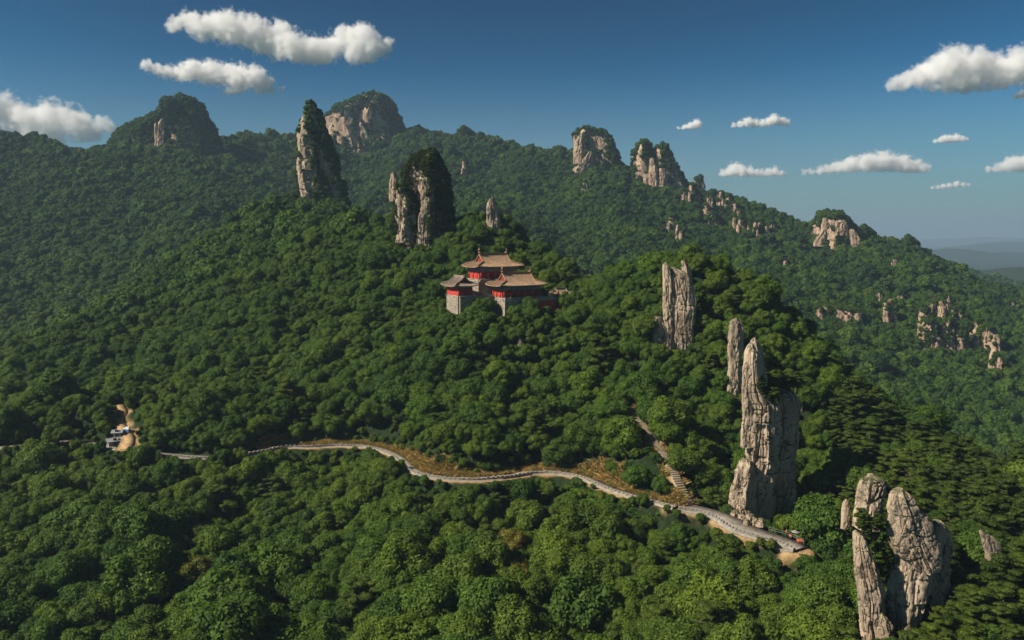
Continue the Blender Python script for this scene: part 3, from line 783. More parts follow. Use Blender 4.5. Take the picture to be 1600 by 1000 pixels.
# far massifs
FV = dict(vegsize=3.0, proto='far', keep=False, bare=0.75)
formation('rock_peak', 'dark wooded rocky peak at the left end of the skyline', [
    (885, 0.8, [(147, 267, 275), (155, 254, 294), (164, 244, 308), (172, 240, 313), (185, 222, 319), (195, 200, 330), (206, 180, 338), (222, 165, 352), (248, 190, 363), (272, 220, 374)], dict(veg=1, vegthr=-0.30, nt=120, nz=64, rough=0.7)),
    (862, 0.6, [(184, 252, 256), (192, 247, 257), (206, 244, 257), (222, 243, 254)], dict(nt=36, nz=36)), (862, 0.6, [(192, 241, 245), (205, 240, 247), (218, 241, 247)], dict(nt=24, nz=30))], 'rock_far', **dict(FV, bare=0.25))
formation('rock_peak', 'broad flat topped cliff peak, highest point of the skyline', [
    (1075, 0.7, [(146, 586, 598), (149, 572, 603), (154, 555, 607), (160, 536, 610), (167, 525, 612), (175, 515, 613), (182, 508, 616), (195, 508, 621), (210, 511, 629), (228, 516, 638)], dict(veg=1, vegthr=0.03, nt=150, nz=64, rough=0.9))], 'rock_far', **FV)
formation('rock_peak', 'rounded peak with a bare pale cliff on the right-hand skyline', [
    (935, 0.8, [(198.5, 912, 931), (204, 902, 944), (214, 896, 954), (230, 895, 962), (244, 894, 970), (261, 892, 975), (284, 890, 980)], dict(veg=1, vegthr=-0.12, nt=100, nz=56, rough=0.8)),
    (917, 0.6, [(210, 905, 912), (222, 898, 914), (246, 896, 912)], dict(nt=40, nz=36)), (914, 0.6, [(236, 920, 926), (250, 908, 929), (262, 896, 930), (272, 890, 926), (282, 890, 904)], dict(nt=56, nz=44))], 'rock_far', **FV)
formation('rock_peak', 'jagged twin topped rock peak right of the rounded cliff peak', [
    (890, 0.8, [(218, 1001, 1007), (224, 997, 1014), (234, 990, 1020), (244, 985, 1028), (262, 988, 1040), (290, 1000, 1052)], dict(veg=1, vegthr=0.0, nt=90, nz=50)),
    (888, 0.8, [(224, 1029, 1039), (231, 1024, 1046), (247, 1018, 1054), (261, 1015, 1063), (290, 1014, 1078)], dict(veg=1, vegthr=-0.02, nt=90, nz=50)),
    (876, 0.7, [(246, 1016, 1022), (260, 1014, 1028), (282, 1014, 1030)], dict(nt=36, nz=36)), (876, 0.7, [(262, 1030, 1040), (284, 1028, 1044)], dict(nt=36, nz=30))], 'rock_far', **FV)
formation('rock_peak', 'isolated rounded peak streaked with pale rock where the ridge ends', [
    (785, 0.8, [(329, 1294, 1306), (335, 1285, 1319), (344, 1277, 1329), (356, 1270, 1342), (374, 1266, 1352), (395, 1266, 1358), (416, 1270, 1362)], dict(veg=1, vegthr=-0.2, nt=100, nz=56, rough=0.7)),
    (766, 0.6, [(340, 1288, 1294), (350, 1284, 1297)], dict(nt=30, nz=24)), (766, 0.5, [(343, 1310, 1322), (352, 1305, 1328), (359, 1306, 1327)], dict(nt=40, nz=28)),
    (764, 0.6, [(357, 1328, 1334), (372, 1330, 1345), (395, 1338, 1349), (408, 1341, 1348)], dict(nt=40, nz=40)), (762, 0.6, [(356, 1286, 1292), (368, 1278, 1292), (376, 1272, 1286)], dict(nt=36, nz=28)),
    (758, 0.6, [(376, 1300, 1305), (388, 1296, 1310), (398, 1292, 1312)], dict(nt=36, nz=28)), (756, 0.7, [(390, 1328, 1333), (409, 1327, 1335)], dict(nt=28, nz=28))], 'rock_far', **FV)

# small outcrops scattered over the big mountain: (px centre, py top, py bottom, width px, label)
def outcrop(label, cols, name='rock_outcrop', **kw):
    cc = []
    for (pc, pt, pb, w) in cols:
        w *= 1.6; pt -= 4; g = march(pc, pb + 4, 300)
        Y = float(np.clip(g[1], 300, 1060)) - 4
        h = pb - pt
        e = random.uniform(-.18, .18) * w
        cc.append((Y, 0.8, [(pt, pc - w*.22 + e, pc + w*.2 + e), (pt + h*.2, pc - w*.4 + e, pc + w*.36 + e), (pt + h*.55, pc - w*.5, pc + w*.48), (pb, pc - w*.55, pc + w*.58)], dict(sink=9.0, rough=1.25, veg=0.25, vegthr=0.28)))
        if h > 14:
            sg = random.choice((-1, 1)); hb = random.uniform(.35, .7)*h
            cc.append((Y - 2.5, 0.8, [(pb - hb, pc + sg*w*.45 - w*.2, pc + sg*w*.45 + w*.2), (pb + 2, pc + sg*w*.5 - w*.3, pc + sg*w*.5 + w*.3)], dict(sink=6.0, rough=1.3, nt=24, nz=24)))
    return formation(name, label, cc, 'rock_far', nt=44, nz=40, vegsize=1.7, proto='far', **kw)
outcrop('small pale rock below the jagged twin peak, first along the descending crest', [(1071, 299, 309, 9)])
outcrop('slender pale rock just under the crest beside a bare crest knob', [(1083, 291, 314, 7), (1088, 303, 314, 6)])
outcrop('pale rock knob standing on the descending crest line', [(1093, 279, 294, 11)])
outcrop('tall narrow pale rock in the group below the descending crest', [(1110, 310, 336, 9), (1104, 324, 337, 6)])
outcrop('tiny pale rock high on the slope between two taller crest rocks', [(1126, 303, 318, 6)])
outcrop('broad pale rock face near the middle of the descending crest', [(1139, 308, 329, 7), (1144, 312, 330, 6)])
outcrop('low double rock under the tall narrow crest rock', [(1114, 337, 350, 9), (1123, 341, 349, 6)])
outcrop('upright pale rock after the broad rock face on the lower crest', [(1154, 333, 356, 8), (1159, 342, 361, 7)])
outcrop('ragged pale rock pair on the lower end of the descending crest', [(1175, 344, 364, 7), (1180, 350, 367, 5)])
outcrop('low pale rock beside the ragged pair on the lower crest', [(1191, 347, 363, 9)])
outcrop('last and smallest pale rock on the lower crest', [(1207, 350, 358, 7)])
outcrop('isolated pointed rock on the mountain face above the granite knob', [(1053, 340, 365, 10), (1059, 352, 373, 7)])
outcrop('single speck of pale rock under the bare cliff peak', [(914, 288, 296, 6)])
outcrop('thin rock needle on the mountain face beyond the dome', [(728, 250, 274, 7)])
outcrop('faint low rock in mid slope under the isolated streaked peak', [(1222, 403, 414, 8)])
outcrop('low broken rock band left on the lower mountain face', [(1281, 484, 492, 8), (1290, 482, 491, 7)])
outcrop('cluster of three pale rocks on the lower mountain face', [(1317, 484, 504, 9), (1330, 487, 501, 16), (1345, 493, 503, 9)])
outcrop('upright rock tower on the lower mountain face', [(1394, 470, 506, 11)])
outcrop('little white rock above the upright rock tower', [(1408, 457, 468, 6)])
outcrop('brownish small rock left above the upright rock tower', [(1376, 459, 469, 7)])
outcrop('large arched group of pale rock towers on the lower mountain face', [(1449, 477, 530, 12), (1463, 465, 492, 12), (1483, 465, 506, 14), (1496, 483, 510, 14), (1489, 508, 540, 16), (1500, 510, 540, 9), (1472, 518, 540, 10), (1456, 505, 536, 10), (1512, 508, 524, 12), (1452, 504, 541, 18), (1478, 502, 542, 20), (1499, 512, 542, 16)])
outcrop('descending row of pale rock teeth beside the arched rock group', [(1535, 501, 542, 11), (1547, 511, 548, 16), (1556, 540, 580, 9)])
outcrop('small pale rock low on the far right slope', [(1582, 474, 482, 7)])
outcrop('flat brown rock patch peeping through trees above the streaked rock band', [(1386, 398, 404, 8), (1398, 407, 415, 7)])

# ------------------------------------------------------------------ temple
TR = empty('temple_frame_unused'); bpy.data.objects.remove(TR)
def T_empty(name, u, v, z, rz=0.0):
    p = TEMPLE_O[:2] + TEX * u + TEY * v
    return empty(name, (p[0], p[1], TEMPLE_O[2] + z), PHI + rz)

def roof_parts(root, a, b, c_, z0, z1, th=0.5, lift=0.42, tile='tiles', ridge='ridge', thick=0.28, horn=1.0):
    """hip-and-gable roof: half width a, half depth b, half ridge c_; eave z0, ridge z1"""
    def prof(t): return z0 + (z1 - z0) * (0.55 * t + 0.45 * t ** 2.2)
    def ext(t): return a - (a - c_) * min(t / th, 1.0)
    def lf(s, t): return lift * abs(s) ** 3.5 * (1 - t) ** 2
    mb = MB(); ribs = MB()
    nt_, ns = 12, 24
    tl = [i / nt_ for i in range(nt_ + 1)]
    for sg in (-1, 1):
        rows = []
        for t in tl:
            e = ext(t)
            rows.append([(e * s, sg * (b * (1 - t) + 0.18 * lf(s, t)), prof(t) + lf(s, t)) for s in np.linspace(-1, 1, ns + 1)])
        v = [p for r in rows for p in r]
        f = [(i*(ns+1)+j, i*(ns+1)+j+1, (i+1)*(ns+1)+j+1, (i+1)*(ns+1)+j) for i in range(nt_) for j in range(ns)]
        vb = [(x, y, z - thick) for x, y, z in v]; n = len(v)
        mb.add(v + vb, f + [tuple(q + n for q in g)[::-1] for g in f] + [(j, j+1, j+1+n, j+n) for j in range(ns)])
        k = int(2 * a / 0.55)
        for i in range(k + 1):
            x = -a + 2 * a * i / k
            pts = []
            for t in tl:
                if abs(x) <= ext(t) + 1e-6: pts.append((x, sg * (b * (1 - t) + 0.18 * lf(x / ext(t), t)), prof(t) + lf(x / ext(t), t) + 0.05))
            if len(pts) >= 3: ribs.tube(pts, 0.11, 4)
    for sg in (-1, 1):
        rows = []
        tt = [i / 8 * th for i in range(9)]
        for t in tt:
            e = ext(t); hb = b * (1 - t)
            rows.append([(sg * (e + 0.18 * lf(s, t)), hb * s, prof(t) + lf(s, t)) for s in np.linspace(-1, 1, ns + 1)])
        v = [p for r in rows for p in r]
        f = [(i*(ns+1)+j, i*(ns+1)+j+1, (i+1)*(ns+1)+j+1, (i+1)*(ns+1)+j) for i in range(8) for j in range(ns)]
        vb = [(x, y, z - thick) for x, y, z in v]; n = len(v)
        mb.add(v + vb, f + [tuple(q + n for q in g)[::-1] for g in f] + [(j, j+1, j+1+n, j+n) for j in range(ns)])
        k = int(2 * b / 0.55)
        for i in range(k + 1):
            y = -b + 2 * b * i / k
            pts = [(sg * ext(t), y, prof(t) + lf(y / (b*(1-t)), t) + 0.05) for t in tt if abs(y) <= b * (1 - t) + 1e-6]
            if len(pts) >= 3: ribs.tube(pts, 0.11, 4)
    r = mb.build('roof', M[tile], root)
    ribs.build('tile_ribs', M[tile], r)
    for sg in (-1, 1):          # gable boards
        h = b * (1 - th); gb = MB()
        x0, x1 = sg*(c_ - 0.35), sg*(c_ - 0.25)
        gb.add([(x, y, z) for x in (x0, x1) for y, z in ((-h, prof(th) - 0.2), (h, prof(th) - 0.2), (0, z1))], [(0, 1, 2), (5, 4, 3), (0, 3, 4, 1), (1, 4, 5, 2), (2, 5, 3, 0)])
        gb.build('gable', M['darkred'], r)
    MB().box(-c_, c_, -0.2, 0.2, z1 - 0.15, z1 + 0.5).build('main_ridge', M[ridge], r)
    for sx in (-1, 1):
        for sy in (-1, 1):      # gable and hip ridges, one run from the top to the eave corner
            MB().tube([(sx*(c_ - 0.05), sy * b * (1 - t), prof(t) + 0.18) for t in np.linspace(0.97, th, 6)] +
                      [(sx * (ext(t) + 0.18 * lf(1, t)), sy * (b * (1 - t) + 0.18 * lf(1, t)), prof(t) + lf(1, t) + 0.2) for t in np.linspace(th*0.97, -0.02, 9)], [0.2]*12 + [0.18, 0.15, 0.09], 6).build('hip_ridge', M[ridge], r)
    for sx in (-1, 1):          # ridge-end horns
        h = MB()
        h.tube([(sx*(c_ - 0.5*horn), 0, z1 + 0.2), (sx*c_, 0, z1 + 0.75*horn), (sx*(c_ + 0.12*horn), 0, z1 + 1.35*horn), (sx*(c_ - 0.15*horn), 0, z1 + 1.9*horn), (sx*(c_ - 0.5*horn), 0, z1 + 2.05*horn)], [0.42*horn, 0.42*horn, 0.32*horn, 0.2*horn, 0.06], 7)
        h.build('ridge_ornament', M[ridge], r)
    return r

def hall(name, label, u, v, z, wa, wb, colh, roof, bays=5, horn=1.0):
    """wa, wb: half width and half depth of the column grid"""
    root = T_empty(name, u, v, z)
    tag(root, label, 'temple hall', 'halls of the red temple')
    MB().box(-wa - 0.8, wa + 0.8, -wb - 0.8, wb + 0.8, -0.3, 0.35).build('plinth', M['masonry'], root)
    cm = MB().cyl(0, 0, 0, colh, 0.24, 0.21, 12).mesh('column', M['redwood'], True)
    base_m = MB().cyl(0, 0, 0, 0.18, 0.36, 0.3, 12).mesh('column_base', M['parapet'], True)
    spots = []
    for i in range(bays + 1):
        x = -wa + 2 * wa * i / bays
        spots += [(x, -wb), (x, wb)]
    for j in range(1, 3):
        y = -wb + 2 * wb * j / 3
        spots += [(-wa, y), (wa, y)]
    for x, y in spots:
        co = link('column', cm, root); co.location = (x, y, 0.35)
        cb_ = link('column_base', base_m, co); cb_.location = (0, 0, 0)
    iw, ib = wa - 0.05, wb - 1.5
    MB().box(-iw, iw, -ib, wb - 0.3, 0.35, 0.35 + colh).build('wall', M['red'], root)
    fm = MB(); fw = 2 * wa / bays
    # doors and lattice windows in the front wall between columns
    leaf = MB().box(-fw*0.21, fw*0.21, -0.09, 0.0, 0, colh * 0.86).mesh('door_leaf', M['darkred'])
    lat = MB()
    for q in range(5):
        xx = -fw*0.17 + q * fw*0.085; lat.box(xx - 0.025, xx + 0.025, -0.13, -0.09, colh*0.38, colh*0.82)
    for q in range(4):
        zz = colh*0.40 + q*colh*0.135; lat.box(-fw*0.18, fw*0.18, -0.12, -0.092, zz - 0.025, zz + 0.025)
    lat = lat.mesh('lattice', M['redwood'])
    for i in range(bays):
        xc = -wa + fw * (i + 0.5)
        for s in (-1, 1):
            d = link('door' if i == bays // 2 else 'window_shutter', leaf, root); d.location = (xc + s * fw * 0.23, -ib - 0.02, 0.38)
            l = link('lattice', lat, d)
    fr = MB(); zt = 0.35 + colh
    fr.box(-wa - 0.12, wa + 0.12, -wb - 0.14, wb + 0.14, zt - 0.62, zt + 0.02)
    fr.box(-wa - 0.28, wa + 0.28, -wb - 0.3, wb + 0.3, zt + 0.02, zt + 0.22)
    fr.build('painted_beam', M['frieze'], root)
    bk = MB(); n = int(2 * wa / 0.62)
    for i in range(n + 1):
        x = -wa + 2 * wa * i / n
        for s in (-1, 1):
            bk.box(x - 0.14, x + 0.14, s*wb - 0.55, s*wb + 0.55, zt + 0.22, zt + 0.5); bk.box(x - 0.22, x + 0.22, s*wb - 0.8, s*wb + 0.8, zt + 0.5, zt + 0.78)
    n = int(2 * wb / 0.62)
    for i in range(n + 1):
        y = -wb + 2 * wb * i / n
        for s in (-1, 1):
            bk.box(s*wa - 0.55, s*wa + 0.55, y - 0.14, y + 0.14, zt + 0.223, zt + 0.497); bk.box(s*wa - 0.8, s*wa + 0.8, y - 0.22, y + 0.22, zt + 0.503, zt + 0.777)
    bk.build('eave_brackets', M['bracket'], root)
    MB().box(-wa - 0.1, wa + 0.1, -wb - 0.1, wb + 0.1, zt + 0.225, zt + 0.95).build('upper_beam', M['frieze'], root)
    roof_parts(root, roof[0], roof[1], roof[2], zt + 0.85, zt + 0.85 + roof[3], horn=horn)
    return root
hall('temple_hall', 'upper red hall with tan tiled roof and horned ridge, at the back', 4.2, 15.2, 5.6, 6.4, 4.0, 3.1, (8.4, 5.7, 5.0, 3.7))
hall('temple_hall', 'lower red hall with tan tiled roof standing behind the terrace parapet', 7.0, 5.2, 0.2, 6.3, 3.5, 3.0, (8.4, 5.2, 5.1, 3.5))

def terrace():
    # front terrace: masonry corner on the left, red wall on the right
    t = T_empty('stone_terrace', 0, 0, 0)
    tag(t, 'stone terrace with pale retaining wall carrying the lower red hall', 'terrace')
    w = MB(); w.add([(-0.5, -0.6, -12), (12, -0.6, -12), (12, 11.4, -12), (-0.5, 11.4, -12), (0, 0, -0.3), (12, 0, -0.3), (12, 11, -0.3), (0, 11, -0.3)],
                    [(0,3,2,1),(4,5,6,7),(0,1,5,4),(1,2,6,5),(2,3,7,6),(3,0,4,7)])
    w.build('retaining_wall', M['masonry'], t)
    MB().box(-0.12, 18.1, -0.12, 11.1, -0.296, 0.0).build('paving', M['paving'], t)
    pm = MB().box(-0.17, 0.17, -0.17, 0.17, 0, 1.0).mesh('baluster_post', M['parapet'])
    for i in range(10):
        o = link('baluster_post', pm, t); o.location = (0.2 + i * 1.93, 0.15, 0.0)
    for i in range(1, 6):
        o = link('baluster_post', pm, t); o.location = (0.2, 0.15 + i * 1.9, 0.0)
    MB().box(0.37, 17.8, 0.04, 0.26, 0.12, 0.74).build('parapet_panel', M['parapet'], t)
    MB().box(0.09, 0.31, 0.32, 10.8, 0.12, 0.74).build('parapet_panel', M['parapet'], t)
    MB().box(-0.25, 18.0, -0.22, -0.122, -0.42, -0.02).build('string_course', M['greyrail'], t)
    r = T_empty('red_wall', 12.003, 0, 0)
    tag(r, 'dark red plastered wall with grey coping right of the hanging banner', 'wall')
    MB().box(0.0, 6.2, 0.0, 11, -4.0, -0.3).build('plaster', M['red'], r)
    MB().box(-0.002, 6.25, -0.05, 11.05, -9.0, -4.003).build('stone_base', M['masonry'], r)
    MB().box(-0.001, 6.6, -0.34, -0.125, -0.25, 0.3).build('coping', M['greyrail'], r)
    MB().box(6.12, 6.4, -0.1, 10.9, -0.25, 0.3).build('coping', M['greyrail'], r)
    # banner hung over the parapet, wind holding it turned to the sun
    b = T_empty('red_banner', 10.4, -0.55, 0, math.radians(-48))
    tag(b, 'bright red cloth banner hanging on the terrace front', 'banner')
    vs = []; fs = []
    nx, nz_ = 8, 14
    for k in range(nz_ + 1):
        for i in range(nx + 1):
            x = -0.9 + 1.8 * i / nx; z = 0.15 - 2.6 * k / nz_
            vs.append((x, 0.10 * math.sin(i * 1.7 + k * 0.3) * (k / nz_ + 0.2), z))
    for k in range(nz_):
        for i in range(nx):
            q = k*(nx+1) + i; fs.append((q, q+1, q+nx+2, q+nx+1))
    n = len(vs); vs2 = vs + [(x, y + 0.03, z) for x, y, z in vs]
    cl = MB().add(vs2, fs + [tuple(q + n for q in f)[::-1] for f in fs]); cl.build('cloth', M['cloth'], b, True)
    MB().tube([(-1.0, 0.015, 0.18), (1.0, 0.015, 0.18)], 0.05).build('pole', M['darkwood'], b)
    MB().box(-0.85, 0.85, -0.03, 0.06, -3.1, -2.47).build('hem', M['white'], b)
    # upper terrace behind
    up = T_empty('upper_terrace', -5.0, 9.5, 0)
    tag(up, 'raised stone terrace carrying the upper red hall', 'terrace')
    MB().box(1.8, 17.5, 1.6, 11.5, -6, 5.3).build('retaining_wall', M['masonry'], up)
    MB().box(1.7, 17.6, 1.5, 11.6, 5.303, 5.42).build('paving', M['paving'], up)
    pm2 = MB().box(-0.15, 0.15, -0.15, 0.15, 0, 0.95).mesh('baluster_post', M['parapet'])
    for i in range(8):
        o = link('baluster_post', pm2, up); o.location = (1.95 + i * 2.05, 1.75, 5.42)
    MB().box(2.15, 17.2, 1.66, 1.84, 5.55, 6.1).build('parapet_panel', M['parapet'], up)
terrace()

def wing():
    w = T_empty('side_hall', -9.6, 11.5, 1.5)
    tag(w, 'small side hall with weathered grey tiled roof left of the red halls', 'temple hall', 'halls of the red temple')
    MB().box(-2.3, 2.3, -3.8, 3.8, 0.0, 2.9).build('wall', M['red'], w)
    MB().box(-2.5, 2.5, -4.0, 4.0, -9.0, -0.003).build('stone_base', M['masonry'], w)
    fr = MB().box(-2.4, 2.4, -3.9, 3.9, 2.35, 2.903); fr.build('painted_beam', M['frieze'], w)
    for s in (-1, 1):
        d = MB().box(s*0.62 - 0.55, s*0.62 + 0.55, -3.93, -3.803, 0.05, 2.2).build('door', M['darkred'], w)
        MB().box(s*0.62 - 0.3*s - 0.05, s*0.62 - 0.3*s + 0.05, -3.99, -3.933, 1.0, 1.2).build('door_handle', M['parapet'], d)
    for x in (-2.25, -0.8, 0.8, 2.25):
        MB().cyl(x, -4.15, 0.0, 2.4, 0.16, 0.15, 10).build('column', M['redwood'], w, True)
    # the ridge runs front to back: turn the roof a quarter
    rt = bpy.data.objects.new('roof_frame', None); COL.objects.link(rt)
    n0 = set(bpy.data.objects)
    r = roof_parts(w, 5.2, 3.9, 3.5, 2.9, 5.5, 0.45, 0.45, 'greytiles', 'greytiles', horn=0.45)
    r.rotation_euler = (0, 0, math.pi / 2)
    bpy.data.objects.remove(rt)
    # forecourt wall in front of the side hall
    f = T_empty('forecourt_wall', -11.8, 6.8, 0.9)
    tag(f, 'low grey stone forecourt wall below the small side hall', 'wall')
    MB().box(0.0, 11.6, -0.2, 0.4, -10.0, 0.2).build('masonry', M['masonry'], f)
    MB().box(-0.1, 11.65, -0.3, 0.5, 0.203, 0.45).build('coping', M['greyrail'], f)
    MB().box(0.503, 11.6, 0.403, 9.0, -6.0, 0.1).build('paving', M['paving'], f)
    e = T_empty('gate_house', 21.8, 2.6, -0.4)
    tag(e, 'tiny red gate house with tiled roof at the right end of the temple', 'gate house')
    MB().box(-2.0, 2.0, -1.6, 1.6, -5.0, 1.3).build('wall', M['red'], e)
    MB().box(-2.15, 2.15, -1.75, 1.75, 1.303, 1.6).build('painted_beam', M['frieze'], e)
    MB().box(-0.5, 0.5, -1.68, -1.603, -1.0, 1.1).build('door', M['darkred'], e)
    roof_parts(e, 2.9, 2.5, 1.9, 1.55, 3.1, 0.5, 0.3, 'tiles', 'greytiles', 0.2, 0.35)
    g = T_empty('boundary_wall', 18.9, 1.4, -0.4)
    tag(g, 'short white and red wall joining the gate house to the terrace', 'wall')
    MB().box(0, 0.9, 0, 0.4, -5, 0.3).build('plaster', M['red'], g)
    MB().box(-0.05, 0.95, -0.1, 0.5, 0.303, 0.55).build('coping', M['greytiles'], g)
wing()
def tproj(u, v, z):
    p = TEMPLE_O[:2] + TEX * u + TEY * v
    a, b, _ = proj(np.array((p[0], p[1], TEMPLE_O[2] + z))); return a[0], b[0]
TY = TEMPLE_O[1]
KEEP += [(727, 396, 818, 442, TY + 14), (762, 424, 850, 470, TY + 3), (688, 428, 742, 452, TY + 10), (690, 450, 709, 466, TY + 8), (728, 448, 758, 462, TY + 6), (758, 466, 790, 482, TY), (774, 480, 789, 502, TY), (790, 464, 812, 470, TY), (806, 464, 868, 487, TY + 3), (866, 458, 888, 472, TY + 10), (862, 470, 866, 474, TY + 3)]

# ------------------------------------------------------------------ road, parapets, stairway
def ribbon(P, half, z, thick=0.3):
    T = np.gradient(P, axis=0); T[:, 2] = 0; T /= np.linalg.norm(T, axis=1)[:, None]
    Nn = np.stack([-T[:, 1], T[:, 0], np.zeros(len(T))], 1)
    h = half if np.ndim(half) else np.full(len(P), half)
    A = P - Nn * h[:, None]; B = P + Nn * h[:, None]
    A[:, 2] += z; B[:, 2] += z
    n = len(P)
    dn = np.array((0, 0, -thick))
    V = np.r_[A, B, A + dn, B + dn]
    i = np.arange(n - 1)
    F = np.r_[np.stack([i, i+1, n+i+1, n+i], 1), np.stack([2*n+i, 2*n+i+1, i+1, i], 1), np.stack([n+i, n+i+1, 3*n+i+1, 3*n+i], 1)]
    return V, F, A, B, Nn
V, F, RA, RB, RN = ribbon(road_s, 1.4, 0.02, 1.2)
o = link('mountain_road', np_mesh('mountain_road', V, F, M['concrete'])); tag(o, 'pale concrete road winding across the slope', None, None, 'structure')
whalf = 1.9 + 0.9 * np.exp(-((np.linspace(0, 1, len(lower_s)) - 0.55) / 0.35) ** 2)
V, F, LA, LB, LN = ribbon(lower_s, whalf, 0.02, 0.5)
o = link('footpath', np_mesh('footpath', V, F, M['concrete'])); tag(o, 'paved footpath passing the foot of the tall granite pillar', None, None, 'structure')

def parapet(name, label, A, Nn, off, z, block=0.7, gap=0.45, h=0.62, low=0.34, wid=0.3):
    """low kerb wall with raised blocks, like a crenellated edge"""
    P = A + Nn * off
    d = np.r_[0, np.cumsum(np.linalg.norm(np.diff(P, axis=0), axis=1))]
    root = empty(name, tuple(P[0] + (0, 0, z)))
    tag(root, label, 'parapet')
    L = tuple(root.location)
    mb = MB()
    Pz = P - np.array(L) + np.array((0, 0, z))
    n = len(Pz)
    a = Pz - Nn * wid / 2; b = Pz + Nn * wid / 2
    v = [tuple(p + (0, 0, -0.8)) for p in a] + [tuple(p + (0, 0, -0.8)) for p in b] + [tuple(p + (0, 0, low)) for p in a] + [tuple(p + (0, 0, low)) for p in b]
    f = []
    for i in range(n - 1):
        f += [(i, i+1, 2*n+i+1, 2*n+i), (n+i+1, n+i, 3*n+i, 3*n+i+1), (2*n+i, 2*n+i+1, 3*n+i+1, 3*n+i)]
    mb.add(v, f); mb.build('kerb_wall', M['parapet'], root)
    s = 0.3; blocks = []
    while s < d[-1] - 0.5:
        c_ = np.array([np.interp(s, d, Pz[:, k]) for k in range(3)]); nn = np.array([np.interp(s, d, Nn[:, k]) for k in range(3)])
        blocks.append((c_, math.atan2(-nn[0], nn[1]))); s += block + gap
    bm_ = MB().box(-block/2, block/2, -wid/2 - 0.04, wid/2 + 0.04, low + 0.003, h).mesh('parapet_block', M['parapet'])
    if len(blocks) <= 300:
        for c_, r in blocks:
            o = link('parapet_block', bm_, root); o.location = c_; o.rotation_euler = (random.uniform(-.04, .04), random.uniform(-.05, .05), r + random.uniform(-.08, .08)); o.scale = (random.uniform(.75, 1.2), random.uniform(.85, 1.15), random.uniform(.85, 1.08))
    return root
iv = int(len(road_s) * 0.30)
parapet('road_parapet', 'crenellated stone parapet along the valley edge of the winding road', RA[iv:], RN[iv:], 0.2, 0.0)
parapet('path_parapet', 'crenellated stone parapet along the footpath below the tall pillar', LA, LN, 0.25, 0.0, 0.45, 0.4, 0.8, 0.45)
# rail on the inner side near the end of the footpath
rr = empty('path_railing', tuple(LB[int(len(LB)*0.72)])); tag(rr, 'thin metal railing on the inner edge of the footpath end', 'railing')
pts = [LB[i] - np.array(rr.location) for i in range(int(len(LB)*0.72), len(LB), 2)]
for p in pts: MB().cyl(p[0], p[1], p[2] - 0.3, p[2] + 1.0, 0.04, n=6).build('post', M['greycloth'], rr)
for hgt in (0.55, 1.0): MB().tube([tuple(p + (0, 0, hgt)) for p in pts], 0.035, 5).build('rail', M['greycloth'], rr)

# retaining wall and culvert openings under the road
def retaining(name, label, P, Nn, off, i0, i1, z0, z1, mat, openings=()):
    Q = (P + Nn * off)[i0:i1]; n3 = Nn[i0:i1]
    root = empty(name, tuple(Q[0] + (0, 0, z0))); tag(root, label, 'wall'); L = np.array(root.location)
    a = Q - L + np.array((0, 0, z0)); b = a + n3 * 0.5; n = len(Q)
    v = [tuple(p + (0, 0, 0)) for p in a - n3*0.25] + [tuple(p) for p in b] + [tuple(p + (0, 0, z1 - z0)) for p in a] + [tuple(p + (0, 0, z1 - z0)) for p in b]
    f = []
    for i in range(n - 1): f += [(i, i+1, 2*n+i+1, 2*n+i), (n+i+1, n+i, 3*n+i, 3*n+i+1), (2*n+i, 2*n+i+1, 3*n+i+1, 3*n+i)]
    f += [(0, 2*n, 3*n, n), (n-1, 2*n-1, 4*n-1, 3*n-1)]
    MB().add(v, f).build('masonry', M[mat], root)
    return root
dpx, _, _ = proj(road_s)
i0 = int(np.argmin(abs(dpx - 648))); i1 = int(np.argmin(abs(dpx - 812)))
retaining('retaining_wall', 'grey stone retaining wall under the bend of the road', RA, RN, -0.12, i0, i1, -5.5, -0.4, 'greymasonry')
rb = empty('drain_channel', tuple(RA[i0 + 3] + (0, 0, -1.2))); tag(rb, 'dark pipe running along the road retaining wall', 'pipe')
MB().tube([tuple(RA[i] - RN[i]*0.35 + (0, 0, -0.75) - np.array(rb.location)) for i in range(i0 + 3, i1 - 3, 3)], 0.14, 6).build('pipe', M['dark'], rb)
retaining('retaining_wall', 'pale stone retaining wall carrying the footpath beside the stairway', LA, LN, -0.12, 0, int(len(LA)*0.50), -4.5, -0.45, 'masonry')
